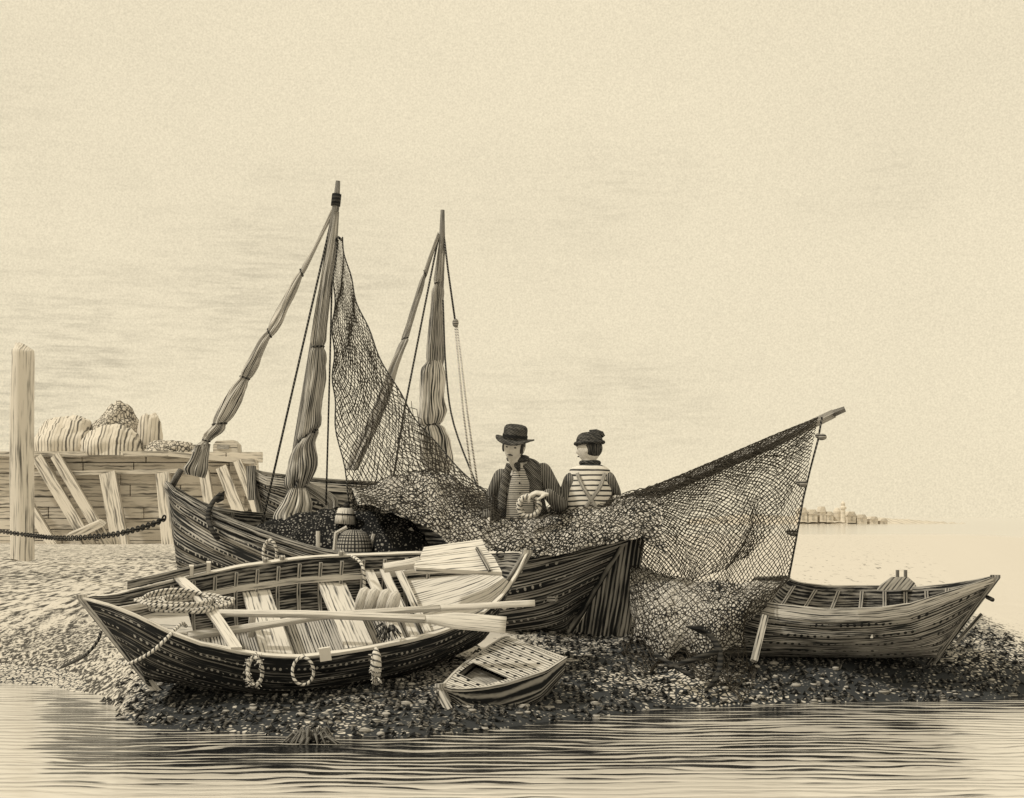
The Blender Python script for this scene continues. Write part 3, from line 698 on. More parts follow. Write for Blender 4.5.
mb = MB(); mb.lathe(c + V((.008, 0, .13)), (.3, 0, 1), [(0, .022), (.03, .028), (.045, .012)], 10); mb.build('stopper', M['iron'], o, True)
mb = MB(); mb.lathe(c + V((.003, 0, .075)), (.06, 0, 1), [(0, .086), (.012, .084)], 16); mb.build('hoop', M['rope_dark'], o, True)
bk = MB(); rows = []
for j in range(9):
    th_ = j / 8 * PI / 2; rows.append([at(354, 554, 11.42) + V((.15 * math.cos(2 * PI * i / 28) * math.cos(th_) ** .6, .1 * math.sin(2 * PI * i / 28) * math.cos(th_) ** .6, .20 * math.sin(th_))) for i in range(29)])
bk.grid(rows, [[(i / 28 * .9, j / 8 * .25) for i in range(29)] for j in range(9)])
tag(bk.build('wicker_basket', M['wicker'], None, True), 'domed wicker basket behind the pale stanchions inside the black boat', 'basket')
tilt = MB(); rows = []
for j in range(15):
    a = PI * j / 14
    rows.append([at(lerp(378, 424, i / 10), 558, 11.5) + V((0, .28 * math.cos(a), (.255 - .05 * abs(i / 5 - 1)) * math.sin(a))) for i in range(11)])
tilt.grid(rows, [[(i * .05, j * .06) for i in range(11)] for j in range(15)])
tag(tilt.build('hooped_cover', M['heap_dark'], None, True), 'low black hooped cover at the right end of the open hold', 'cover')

# ------------------------------------------------------------------ gear in and on the boats
def thing_mesh(mb, name, mat, label, cat, group=None, smooth=True):
    return tag(mb.build(name, M[mat], None, smooth), label, cat, group)
# oars
def oar(label, shaft, r, blade, bw, Yf, group):
    root = empty('oar', at(*shaft[0], Yf(0)), label, 'oar', group)
    n = len(shaft); P = [at(a, b, Yf(i / (n - 1))) for i, (a, b) in enumerate(shaft)]
    mb = MB(); mb.tube(P, r, 8); mb.build('shaft', M['wood'], root, True)
    mb = MB(); Q = [at(a, b, Yf(1)) for a, b in blade]; m = 12
    C = smooth_curve(Q, m + 1)
    mb.tube(C, [(lerp(bw[0], bw[1], sstep(0, .5, i / m)), lerp(bw[0] * .8, .012, sstep(0, .4, i / m))) for i in range(m + 1)], 12, fr=(0, -.8, .35))
    mb.build('blade', M['wood'], root, True)
G = 'oars laid in the rowing boat'
oar('long pale oar with its broad blade poking out over the rowing boat side', [(212, 613), (300, 614), (380, 617), (425, 619)], [.024, .026, .028, .030], [(424, 619), (460, 621), (506, 625)], (.030, .058), lambda t: lerp(9.1, 9.15, t), G)
oar('thinner oar crossing below the broad one, its narrow tip reaching past the stern', [(188, 636), (240, 629), (330, 615), (440, 608)], [.03, .028, .024, .022], [(438, 608.2), (480, 606), (535, 603)], (.022, .024), lambda t: lerp(9.05, 9.45, t), G)
# broad planked board over the stern
bd = empty('rudder_board', at(440, 570, 9.75), 'broad pale board of nailed planks with a stubby handle, lying across the rowing boat stern', 'board')
def bq(px, py): return at(px, py, lerp(9.95, 9.55, (py - 540) / 40))
for i, poly in enumerate((((424, 551), (482, 543), (486, 552), (420, 561)), ((420, 561.6), (486, 552.6), (495, 562), (414, 569)), ((414, 569.8), (495, 562.8), (502, 576), (416, 571.5)))):
    mb = MB(); mb.slab([bq(*p) for p in poly], (0, -.012, .028)); mb.build('plank', M['wood'], bd)
mb = MB(); mb.beam(bq(477, 553) + V((0, -.03, .035)), bq(490, 576) + V((0, -.03, .035)), .02, .02); mb.build('batten', M['wood_dark'], bd)
mb = MB(); mb.tube([bq(384, 568), bq(404, 565), bq(420, 562)], [.034, .034, .04], 8); mb.build('handle', M['wood'], bd, True)
# coiled rope on the foredeck
mb = MB(); pts = []; base = at(186, 607, 9.15)
U0 = HN.frame(.14)[4]; AX = HN.ax; TN = U0.cross(AX).normalized()
ctr = [(0, 0, .27, .15)]
for q in range(9): ctr.append((random.uniform(-.09, .09), random.uniform(-.05, .05), random.uniform(.15, .31), random.uniform(.10, .19)))
for i in range(360):
    fq = i / 40; k = min(int(fq), 8); f = fq - k; f = f * f * (3 - 2 * f)
    cx, cy, ra, rb_ = (lerp(a_, b_, f) for a_, b_ in zip(ctr[k], ctr[k + 1])); a = i / 40 * 2 * PI
    pts.append(base + AX * (cx + ra * math.cos(a)) + TN * (cy + rb_ * math.sin(a)) + U0 * (.0 + .0002 * i + .014 * math.sin(a * 1.7 + k)))
mb.tube(pts, .0105, 6); thing_mesh(mb, 'rope_coil', 'rope', 'tangled coil of pale rope heaped on the bow of the rowing boat', 'rope')
mb = MB(); mb.tube(smooth_curve([at(186, 626, 9.0), at(181, 624, 8.90), at(165, 640, 8.68), at(150, 653, 8.66), at(128, 664, 8.72), at(118, 662, 8.8)], 40), .012, 6)
thing_mesh(mb, 'painter_rope', 'rope', 'thin rope hanging down the near bow planks of the rowing boat', 'rope')
mb = MB(); mb.tube(smooth_curve([at(101, 632, 8.95), at(97, 642, 8.9), at(84, 656, 8.95), at(62, 667, 9.6)], 24), .011, 6); thing_mesh(mb, 'mooring_rope', 'rope_dark', 'dark rope trailing from the rowing boat stem onto the sand', 'rope')
# lumpy bundle in the boat
mb = MB()
for k, (px, py) in enumerate(((364, 597), (373, 598), (385, 599), (394, 601))):
    c = at(px, py, 9.6 - .03 * k); mb.tube([c + V((-.04, .03, -.09)), c + V((-.01, .0, -.02)), c + V((.012, -.02, .04)), c + V((.03, -.02, .062))], [.034, .046, .042, .018], 10)
thing_mesh(mb, 'sack_bundle', 'cloth_pale', 'pale lumpy bundle of four rolls lying amidships in the rowing boat', 'bundle')
mb = MB(); c = at(388, 632, 9.1)
for k in range(26):
    d = V((random.uniform(-1, 1), random.uniform(-.5, .5), random.uniform(-.8, .6))) * .09
    mb.tube([c, c + d * .5 + V((0, 0, .03)), c + d + V((0, 0, -.02))], [.01, .008, .004], 5)
thing_mesh(mb, 'rope_knot', 'rope_dark', 'dark frayed knot of rope on the near gunwale of the rowing boat', 'rope')
mb = MB(); mb.tube(smooth_curve([at(352, 556, 9.98), at(360, 562, 9.9), at(364, 572, 9.86), at(364, 590, 9.9)], 18), .012, 6); thing_mesh(mb, 'lashing', 'rope', 'short rope lashing looped over the far gunwale of the rowing boat', 'rope')
def fender(px, py, Y, rx, ry, mat, label, r=.013, fuzz=0, top=None, group=None):
    mb = MB(); c = at(px, py, Y); n = 28
    pts = [c + V((rx * math.cos(2 * PI * k / n), -.01 * math.sin(4 * PI * k / n), ry * math.sin(2 * PI * k / n))) for k in range(n + 1)]
    mb.tube(pts, r, 8, False)
    for k in range(fuzz):
        p = random.choice(pts); d = V((random.uniform(-1, 1), random.uniform(-1, .2), random.uniform(-1, 1))) * .035; mb.tube([p, p + d], [.006, .003], 4)
    if top: mb.tube([c + V((0, 0, ry)), at(*top)], .008, 5)
    return thing_mesh(mb, 'rope_fender', mat, label, 'fender', group)
GF = 'rope fenders on the boats'
fender(255, 671, 8.66, .045, .085, 'rope', 'shaggy rope wreath, leftmost fender on the near side of the rowing boat', .013, 60, (256, 653, 8.72), GF)
fender(303, 671, 8.68, .066, .085, 'rope', 'smooth round rope ring fender, middle one on the rowing boat side', .010, 0, (304, 655, 8.72), GF)
mb = MB(); mb.tube([at(376, 648, 8.9), at(376, 655, 8.86), at(376, 668, 8.86), at(376, 684, 8.9)], [.01, .03, .036, .02], 10)
for k in range(50):
    p = at(376, random.uniform(654, 682), 8.86); d = V((random.uniform(-1, 1), random.uniform(-1, 0), random.uniform(-1, .3))) * .045; mb.tube([p, p + d], [.006, .003], 4)
thing_mesh(mb, 'rope_fender', 'rope', 'straight hanging rope bundle, rightmost fender on the rowing boat side', 'fender', GF)
fender(270, 553, 11.42, .055, .105, 'rope', 'oval rope ring fender hanging on the black fishing boat side', .013, 10, (271, 538, 11.6), GF)

WZ = .20
ys_tr = [(-9, 12), (-5, 11.4), (-3.7, 10.9), (-3.0, 10.2), (-2.55, 9.1), (-2.2, 8.6), (-1.4, 8.35), (-.6, 8.3), (-.1, 8.65), (.5, 9.1), (1.0, 9.55), (1.8, 9.75), (2.6, 9.85), (3.4, 10.0), (4.2, 10.4), (6, 11.5)]
def gz(x, y):
    ys = interp(ys_tr, x) + .10 * nz((x, y, 0), 1.7) + .05 * nz((x, y, 3), 5)
    d = y - ys
    h = .5 * (1 - math.exp(-lerp(.62, 1.15, sstep(.4, 1.4, x)) * d)) if d > 0 else .9 * d
    h = max(h, -.35)
    if y > 60: h -= .62 * sstep(62, 120, y)
    if y < 40: h += (.022 * nz((x, y * .8, 0), 2.2, 4) + .014 * nz((x, y * .6, 1), 7)) * clamp((d + .4) / .6)
    # sand spit runs out to the right behind the small boat
    e = x - (.30 * y + .95)
    if e > 0 and y > 9.5: h -= .55 * sstep(0, 2.2 + .12 * y, e)
    # bed of the shallows: sunk to paint the boats' dark reflection, shelving up to both sides and towards the viewer
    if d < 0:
        reflect_bed = sstep(6.4, 7.5, y + .25 * nz((x * .5, y * 2, 5), 1.2)) * sstep(.352 * y, .30 * y, x + .25 * nz((x * .4, y * 3, 2), 1.3)) * sstep(-.352 * y, -.315 * y, x + .15 * nz((x * .4, y * 3, 8), 1.3))
        reflect_bed *= lerp(1.0, .68, sstep(-.2, 1.4, x))
        h = max(h, -.02 - .28 * reflect_bed)
    bar = -.4
    return WZ + max(h, bar)
SKIRT()
def ground_at(px, py, up=0.0):
    """where the line of sight through a pixel meets the beach"""
    Y = 7.0
    while Y < 40:
        p = at(px, py, Y)
        if p.z <= max(gz(p.x, p.y), WZ - .05): break
        Y += .01
    return at(px, py, Y) + V((0, 0, up))
# anchors
def anchor(root, P_crown, P_ring, arm_dir, stock_dir, r, arm=.2):
    P_crown, P_ring = V(P_crown), V(P_ring); sh = (P_ring - P_crown).normalized(); a = V(arm_dir).normalized()
    mb = MB(); mb.tube([P_crown, P_ring], [r * 1.1, r * .8], 8); mb.build('shank', M['iron'], root, True)
    mb = MB(); mb.tube([P_crown + a * (arm * math.sin(t)) + sh * (arm * .62 * (1 - math.cos(t)) * 1.6) for t in [lerp(-1.2, 1.2, i / 16) for i in range(17)]], [lerp(.5, 1.2, 1 - abs(i / 8 - 1)) * r for i in range(17)], 8); mb.build('arms', M['iron'], root, True)
    for sg in (-1, 1):
        t = 1.15 * sg; p = P_crown + a * (arm * math.sin(t)) + sh * (arm * .62 * (1 - math.cos(t)) * 1.6); n = sh.cross(a)
        out = (a * sg * .55 + sh).normalized(); mb = MB(); w = out.cross(n).normalized() * 0 + n
        mb.slab([p - out * .06 + w * .03, p - out * .06 - w * .03, p + out * .05], (a * sg * .5 - sh * .5).normalized() * -.015)
        q = (a * .8).normalized()
        mb.slab([p - out * .07 + q * .035, p - out * .07 - q * .035, p + out * .055], n * .02)
        mb.build('fluke', M['iron'], root)
    st = V(stock_dir).normalized(); c = P_ring - sh * .05
    mb = MB(); mb.tube([c - st * arm * .8, c + st * arm * .8], [r * .8, r * .8], 8); mb.build('stock', M['iron'], root, True)
    mb = MB(); n = sh.cross(st); cc = P_ring + sh * .025
    mb.tube([cc + sh * .03 * math.cos(2 * PI * k / 14) + n * .03 * math.sin(2 * PI * k / 14) for k in range(15)], .007, 6, False); mb.build('ring', M['iron'], root, True)
an = empty('anchor', at(210, 520, 12.3), 'black iron anchor slung over the bow rail of the fishing boat, one fluke pointing up', 'anchor')
mb = MB(); mb.tube(smooth_curve([at(221, 494, 12.2), at(213, 502, 12.15), at(208, 515, 12.0), at(212, 530, 11.9), at(219, 540, 11.9)], 20), .022, 8); mb.build('arms', M['iron'], an, True)
mb = MB(); mb.slab([at(a, b, 12.28) for a, b in ((224, 491), (223, 500), (217, 503), (213, 499))], (0, .04, 0)); mb.build('fluke', M['iron'], an)
mb = MB(); mb.tube([at(208, 515, 12.3), at(232, 524, 12.45), at(256, 532, 12.6)], .018, 8); mb.build('shank', M['iron'], an, True)
an2 = empty('anchor', at(694, 668, 9.8), 'old iron anchor half sunk in the mud below the trailing net', 'anchor')
anchor(an2, at(719, 651, 9.86), at(668, 668, 9.72), at(709, 628, 9.92) - at(722, 674, 9.80), at(700, 684, 9.50) - at(648, 653, 9.86), .021, .24)
# rigid prop against the right boat
mb = MB(); mb.beam(at(754, 661, 9.85), at(765, 616, 10.06), .045, .03, (0, -1, 0)); thing_mesh(mb, 'prop_plank', 'wood_mid', 'short pale plank propped against the side of the right boat', 'plank', smooth=False)
# man's coil
# ------------------------------------------------------------------ people
def remesh(mb, name, voxel, smooth_it, mat, parent=None):
    off = origin(parent) if parent else V((0, 0, 0))
    me = mb.mesh('tmp', off); ob = bpy.data.objects.new('tmp', me); COL.objects.link(ob)
    r = ob.modifiers.new('r', 'REMESH'); r.mode = 'VOXEL'; r.voxel_size = voxel
    sm = ob.modifiers.new('s', 'SMOOTH'); sm.iterations = smooth_it; sm.factor = .5
    dg = bpy.context.evaluated_depsgraph_get(); dg.update()
    out = bpy.data.meshes.new_from_object(ob.evaluated_get(dg)); bpy.data.objects.remove(ob)
    out.name = name; out.materials.clear(); out.materials.append(M[mat])
    for p in out.polygons: p.use_smooth = True
    o = bpy.data.objects.new(name, out); COL.objects.link(o)
    if parent: o.parent = parent
    return o
def limb(mb, pts, rads, n=12):
    P = smooth_curve(pts, (len(pts) - 1) * 5 + 1) if len(pts) > 2 else [V(p) for p in pts]
    m = len(P) - 1; R = []
    for i in range(m + 1):
        gq = i / m * (len(rads) - 1); k = min(int(gq), len(rads) - 2); R.append(lerp(rads[k], rads[k + 1], gq - k))
    mb.tube(P, R, n)
    for p, r in ((P[0], R[0]), (P[-1], R[-1])): mb.ball(p, r * .98, 10, 8)
def head_mesh(mb, c, R):
    rows = []; n, m = 40, 30
    for i in range(m + 1):
        th = PI * i / m; row = []
        for k in range(n + 1):
            ph = 2 * PI * k / n; x, y, z = math.sin(th) * math.sin(ph), -math.sin(th) * math.cos(ph), math.cos(th)
            fx, fy, fz = .082, .098, .118
            if z < 0: fx *= 1 - .28 * (-z) ** 1.2; fy *= 1 - .12 * (-z)
            p = V((x * fx, y * fy, z * fz))
            if y < 0:                                  # face
                fr = -y
                p.y -= .026 * math.exp(-((x * fx) / .012) ** 2) * math.exp(-((z + .16) / .17) ** 2) * fr      # nose
                p.y -= .008 * math.exp(-((z - .2) / .07) ** 2) * fr                                            # brow
                for sx in (-1, 1): p.y += .012 * math.exp(-((x * fx - sx * .030) / .016) ** 2) * math.exp(-((z - .03) / .10) ** 2) * fr
                p.y -= .007 * math.exp(-((x * fx) / .022) ** 2) * math.exp(-((z + .52) / .09) ** 2) * fr      # lips
                p.y -= .012 * math.exp(-((x * fx) / .024) ** 2) * math.exp(-((z + .86) / .12) ** 2) * fr      # chin
            row.append(c + R @ p)
        rows.append(row)
    mb.grid(rows)
    for sx in (-1, 1): mb.ball(c + R @ V((sx * .077, .008, -.005)), (.010, .020, .030), 8, 6, R)
def face_parts(root, c, R):
    for sx in (-1, 1):
        mb = MB(); mb.ball(c + R @ V((sx * .030, -.078, .006)), (.015, .010, .008), 8, 6, R); mb.build('eye', M['ink'], root, True)
        mb = MB(); mb.tube([c + R @ V((sx * .012, -.096, .026)), c + R @ V((sx * .03, -.092, .032)), c + R @ V((sx * .047, -.078, .026))], [.006, .008, .005], 5); mb.build('eyebrow', M['hair'], root, True)
    mb = MB(); mb.tube([c + R @ V((-.022, -.086, -.056)), c + R @ V((0, -.097, -.054)), c + R @ V((.022, -.086, -.056))], [.003, .006, .003], 5); mb.build('mouth', M['ink'], root, True)
def hand(mb, wrist, d, palm_n, side=1, curl=.9, s=1.0):
    """palm plus five separate curled fingers; d = pointing direction, palm_n = palm normal"""
    d = V(d).normalized(); nrm = V(palm_n); nrm = (nrm - d * nrm.dot(d)).normalized(); w = d.cross(nrm) * side
    c = V(wrist)
    for k in range(4):
        o = (k - 1.5) * .020 * s; b0 = c + w * o * .7; b1 = c + d * .085 * s + w * o
        mb.tube([b0, b1], [.013 * s, .0115 * s], 8)
        L = (.036, .042, .039, .030)[k] * s; p = b1; ang = 0; pts = [p]
        for j in range(3):
            ang += curl * (.55 if j == 0 else .7); dd = d * math.cos(ang) + nrm * math.sin(ang); p = p + dd * L * (1, .75, .6)[j]; pts.append(p)
        mb.tube(pts, [.0098 * s, .0092 * s, .0085 * s, .0068 * s], 8); mb.ball(pts[-1], .0068 * s, 6, 5)
    t0 = c + d * .02 * s - w * .028 * s; t1 = t0 + (d * .6 - w * .6 + nrm * .4).normalized() * .04 * s; t2 = t1 + (d * .8 + nrm * .6).normalized() * .032 * s
    mb.tube([c, t0, t1, t2], [.013 * s, .012 * s, .0105 * s, .008 * s], 8); mb.ball(t2, .008 * s, 6, 5)
def rotz(a, tilt=0.0, roll=0.0): return Matrix.Rotation(a, 3, 'Z') @ Matrix.Rotation(tilt, 3, 'X') @ Matrix.Rotation(roll, 3, 'Y')

def torso(mb, pts, wid, dep, xdir, n=20):
    """stack of ellipses"""
    P = smooth_curve(pts, 26); rows = []; x = V(xdir).normalized()
    for i, p in enumerate(P):
        gq = i / 25 * (len(wid) - 1); k = min(int(gq), len(wid) - 2); f = gq - k; f = f * f * (3 - 2 * f)
        a, b = lerp(wid[k], wid[k + 1], f), lerp(dep[k], dep[k + 1], f)
        t = (P[min(i + 1, 25)] - P[max(i - 1, 0)]).normalized(); y = t.cross(x).normalized(); xx = y.cross(t).normalized()
        rows.append([p + xx * a * math.cos(2 * PI * j / n) + y * b * math.sin(2 * PI * j / n) for j in range(n + 1)])
    mb.grid(rows); m = len(mb.v); c0 = mb.vert(P[0]); c1 = mb.vert(P[-1]); b0 = m - 26 * (n + 1)
    for j in range(n):
        mb.f.append((c0, b0 + j + 1, b0 + j)); q = m - (n + 1); mb.f.append((c1, q + j, q + j + 1))

def person_one():
    Y = 11.42
    root = empty('person', at(520, 545, Y), 'person in brimmed black hat, open dark jacket and striped waistcoat, holding a rope coil', 'person')
    hip, waist, chest, sh, nk = at(521, 552, Y + .05), at(521, 525, Y), at(521, 494, Y - .10), at(521, 471, Y - .16), at(518, 463, Y - .22)
    hc = at(514, 447, Y - .32); R = rotz(-.30, .14, .14)
    shL, elL, wrL = at(501, 477, Y - .13), at(492, 500, Y - .02), at(487, 518, Y - .22)
    shR, elR, wrR = at(543, 471, Y - .12), at(560, 504, Y - .18), at(548, 494, Y - .47)
    kn = [at(503, 556, Y - .42), at(545, 556, Y - .42)]; ft = [at(505, 605, Y - .40), at(545, 605, Y - .40)]
    b = MB(); torso(b, [hip, waist, chest, sh, nk], [.15, .14, .165, .15, .06], [.10, .09, .10, .085, .055], (1, 0, 0))
    limb(b, [nk - V((0, 0, .03)), hc - V((0, -.01, .08))], [.056, .052]); head_mesh(b, hc, R)
    limb(b, [shL, elL, wrL], [.05, .042, .028]); limb(b, [shR, elR, wrR], [.05, .042, .028])
    hand(b, wrL, (-.1, -.6, -.6), (.2, -.3, -.9), 1, .7); hand(b, wrR, (-.95, -.05, .10), (-.1, .22, -1), -1, .95, 1.15)
    for k, f, x in zip(kn, ft, (-.08, .08)): limb(b, [hip + V((x, 0, 0)), k, f], [.08, .06, .045])
    remesh(b, 'body', .006, 2, 'skin', root)
    face_parts(root, hc, R)
    j = MB(); torso(j, [hip, waist, chest, sh + V((0, 0, .005)), nk + V((0, .02, -.01))], [.25, .235, .19, .172, .066], [.13, .115, .125, .10, .062], (1, 0, 0))
    remesh(j, 'jacket', .009, 4, 'jacket', root)
    for A in ((shL + V((.005, -.01, 0)), elL, wrL.lerp(elL, .06)), (shR, elR, wrR.lerp(elR, .05))):
        m_ = MB(); limb(m_, list(A), [.070, .066, .048]); remesh(m_, 'sleeve', .009, 3, 'sleeve', root)
    # striped waistcoat front, proud of the jacket
    w = MB(); rows = []; L = [at(514, 469, Y), at(510, 484, Y), at(507, 503, Y), at(505, 530, Y)]; Rr = [at(524, 469, Y), at(529, 484, Y), at(533, 503, Y), at(534, 530, Y)]
    dy = [-.285, -.265, -.22, -.17]
    for i in range(13):
        a = i / 12 * 3; k = min(int(a), 2); f = a - k; l, r_, d = L[k].lerp(L[k + 1], f), Rr[k].lerp(Rr[k + 1], f), lerp(dy[k], dy[k + 1], f)
        rows.append([l.lerp(r_, q / 8) + V((0, d + .03 * (q / 4 - 1) ** 2, 0)) for q in range(9)])
    w.grid(rows); w.grid([[p + V((0, .03, 0)) for p in r] for r in rows], flip=True); wc = w.build('waistcoat', M['stripe_fine'], root, True)
    for i in range(5):
        mb = MB(); c = rows[2 + i * 2][4] + V((.0, -.006, 0)); mb.ball(c, (.007, .005, .007), 6, 5); mb.build('button', M['ink'], wc, True)
    for side, tr in ((-1, ((510, 464), (506, 476), (503, 490), (502, 512))), (1, ((526, 464), (532, 476), (537, 490), (538, 512)))):
        mb = MB(); P = [at(a, b_, Y - .262 + .026 * i) for i, (a, b_) in enumerate(tr)]; P = smooth_curve(P, 12)
        mb.tube(P, [(.030, .012)] * 12, 8, fr=(0, -1, 0)); mb.build('lapel', M['jacket'], root, True)
    mb = MB(); n = 20; mb.tube([nk + V((.07 * math.cos(2 * PI * k / n), -.028 + .07 * math.sin(2 * PI * k / n), .034 + .012 * math.sin(2 * PI * k / n))) for k in range(n + 1)], .024, 8, False)
    mb.tube([nk + V((-.01, -.08, .015)), nk + V((-.005, -.105, -.03)), nk + V((.01, -.105, -.07))], [.028, .026, .01], 8); mb.build('neckerchief', M['felt'], root, True)
    mb = MB(); mb.ball(hc + R @ V((0, .018, .012)), (.086, .094, .112), 18, 14, R); 
    hr = mb.build('hair', M['hair'], root, True)
    for s_ in (-1, 1):
        mb = MB(); mb.ball(hc + R @ V((s_ * .074, -.03, .0)), (.014, .028, .045), 8, 6, R); mb.build('side_hair', M['hair'], root, True)
    ax = R @ V((0, .05, 1)); base = hc + R @ V((0, .002, .060)); hat = MB()
    hat.lathe(base, ax, [(0, .097), (.02, .098), (.05, .095), (.08, .095), (.098, .090), (.112, .077), (.120, .05), (.122, .0)], 24); ho = hat.build('hat', M['felt'], root, True)
    br = MB(); rows = []
    for i in range(6):
        r_ = lerp(.070, .155, i / 5)
        rows.append([base + R @ V((r_ * math.cos(2 * PI * k / 32), r_ * 1.0 * math.sin(2 * PI * k / 32), .008 + (.022 * math.cos(4 * PI * k / 32) * 1 - .01) * (i / 5) ** 1.5)) for k in range(33)])
    br.grid(rows); br.grid([[p + V((0, 0, -.010)) for p in r] for r in rows], flip=True); br.grid([rows[-1], [p + V((0, 0, -.010)) for p in rows[-1]]]); br.build('brim', M['felt'], ho, True)
    bb = MB(); bb.lathe(base + ax * .016, ax, [(0, .1005), (.022, .1000)], 24, False); bb.build('band', M['ink'], ho, True)
    # coil he holds
    mb = MB(); c = at(529, 506, 10.95); pts = []
    for i in range(121):
        a = 2 * PI * 5 * i / 120; pts.append(c + V((.075 * math.cos(a) + .012 * math.sin(i * .3), -.02 + .00055 * i * 1.2, .082 * math.sin(a))))
    mb.tube(pts, .0165, 7); thing_mesh(mb, 'rope_coil', 'rope', 'round pale coil of rope held by the person in the black hat', 'rope')
person_one()

def person_two():
    Y = 11.25
    root = empty('person', at(589, 545, Y), 'person seen from behind in knitted cap and striped shirt with crossed braces', 'person')
    hip, waist, chest, sh, nk = at(589, 552, Y - .02), at(589, 525, Y), at(589, 494, Y), at(590, 472, Y + .01), at(590, 464, Y + .02)
    hc = at(589, 449, Y - .005); R = rotz(-PI / 2 - .40, .05, 0)
    shL, elL, wrL = at(572, 481, Y), at(565, 506, Y + .05), at(574, 522, Y + .26)
    shR, elR, wrR = at(607, 480, Y), at(613, 496, Y + .10), at(604, 508, Y + .33)
    b = MB(); torso(b, [hip, waist, chest, sh, nk], [.15, .135, .16, .145, .06], [.10, .085, .095, .08, .055], (1, 0, 0))
    limb(b, [nk - V((0, 0, .03)), hc - V((0, 0, .08))], [.056, .052]); head_mesh(b, hc, R)
    limb(b, [shL, elL, wrL], [.05, .042, .028]); limb(b, [shR, elR, wrR], [.05, .042, .028])
    hand(b, wrL, (.3, .9, -.1), (.1, .1, -1), 1, .8); hand(b, wrR, (-.3, .9, -.1), (.1, .1, -1), -1, .8)
    for x in (-.09, .09): limb(b, [hip + V((x, 0, 0)), hip + V((x * 1.2, .42, .0)), hip + V((x * 1.2, .40, -.40))], [.08, .06, .045])
    remesh(b, 'body', .006, 2, 'skin', root); face_parts(root, hc, R)
    s_ = MB(); torso(s_, [hip, waist, chest, sh + V((0, 0, .006)), nk + V((0, 0, -.012))], [.175, .165, .185, .168, .072], [.12, .105, .115, .10, .065], (1, 0, 0))
    so = remesh(s_, 'shirt', .008, 4, 'stripe', root)
    for A in ((shL, elL, wrL), (shR, elR, wrR)):
        m_ = MB(); limb(m_, [A[0] + V((0, 0, .002)), A[1], A[2].lerp(A[1], .15)], [.072, .068, .05]); remesh(m_, 'sleeve', .009, 3, 'sleeve', root)
    for tr in (((577, 473), (583, 487), (592, 501), (601, 516)), ((605, 473), (600, 487), (590, 501), (580, 516))):
        mb = MB(); P = smooth_curve([at(a, b_, Y - (.098, .124, .122, .112)[i]) for i, (a, b_) in enumerate(tr)], 16); mb.tube(P, [(.015, .006)] * 16, 6, fr=(0, -1, 0)); mb.build('brace', M['wood_mid'], so, True)
    mb = MB(); n = 20; mb.tube([nk + V((.068 * math.cos(2 * PI * k / n), .068 * math.sin(2 * PI * k / n), .008)) for k in range(n + 1)], .022, 8, False); mb.build('collar', M['felt'], root, True)
    mb = MB(); mb.ball(hc + R @ V((0, .022, .004)), (.086, .090, .084), 18, 14, R); mb.build('hair', M['hair'], root, True)
    mb = MB(); mb.ball(hc + R @ V((-.064, -.042, -.05)), (.014, .026, .034), 8, 6, R); mb.build('whiskers', M['hair'], root, True)
    mb = MB(); rows = []
    for i in range(11):
        th = PI / 2 * i / 10
        rows.append([hc + R @ (V((0, .006, .045)) + V((.092 * math.cos(th) ** .6 * math.cos(2 * PI * k / 24), .112 * math.cos(th) ** .6 * math.sin(2 * PI * k / 24), .082 * math.sin(th) + .012 * math.sin(5 * PI * k / 12)))) for k in range(25)])
    mb.grid(rows, flip=True); cp = mb.build('cap', M['felt'], root, True)
    mb = MB(); mb.tube([hc + R @ V((.095 * math.cos(2 * PI * k / 24), .006 + .114 * math.sin(2 * PI * k / 24), .048)) for k in range(25)], .016, 8, False); mb.build('cap_roll', M['felt'], cp, True)
    mb = MB(); mb.tube([hc + V((.01, 0, .115)), hc + V((.06, -.01, .125)), hc + V((.10, -.01, .115)), hc + V((.115, -.01, .095))], [.04, .034, .028, .018], 8); mb.build('cap_tip', M['felt'], cp, True)
person_two()

# ------------------------------------------------------------------ pier, post, heaps, far shore
YP = 44.0
pw = empty('pier_wall', at(130, 548, YP), 'weathered timber pier wall with slanting braces at the left, heaps along its top', 'wall')
mb = MB()
nrow = 9
for k in range(nrow):
    y0 = lerp(452, 552, k / nrow); y1 = lerp(452, 552, (k + .93) / nrow); x = -320
    while x < 262:
        L = random.uniform(40, 110); x1 = min(x + L, 262 - 10 * math.sin(k * 1.9) - 4 * k * random.random())
        if x1 <= x + 2: break
        o = random.uniform(-.06, .06) - .15 * k / nrow
        mb.slab([at(x + .6, y1, YP + o), at(x1 - .6, y1 + random.uniform(-.5, .5), YP + o), at(x1 - .6, y0, YP + o), at(x + .6, y0, YP + o)], (0, .25, 0)); x = x1
mb.build('boards', M['boards'], pw)
mb = MB(); mb.slab([at(-320, 560, YP + .35), at(258, 560, YP + .35), at(255, 455, YP + .35), at(-320, 455, YP + .35)], (0, .6, 0)); mb.build('backing', M['boards'], pw)
mb = MB(); mb.beam(at(-320, 455, YP - .2), at(170, 454, YP - .2), .5, .16); mb.beam(at(170, 454, YP - .2), at(256, 462, YP - .2), .5, .16); mb.build('cap_rail', M['brace'], pw)
mb = MB(); mb.beam(at(30, 474, YP - .28), at(180, 471, YP - .28), .2, .14); mb.build('waling', M['brace'], pw)
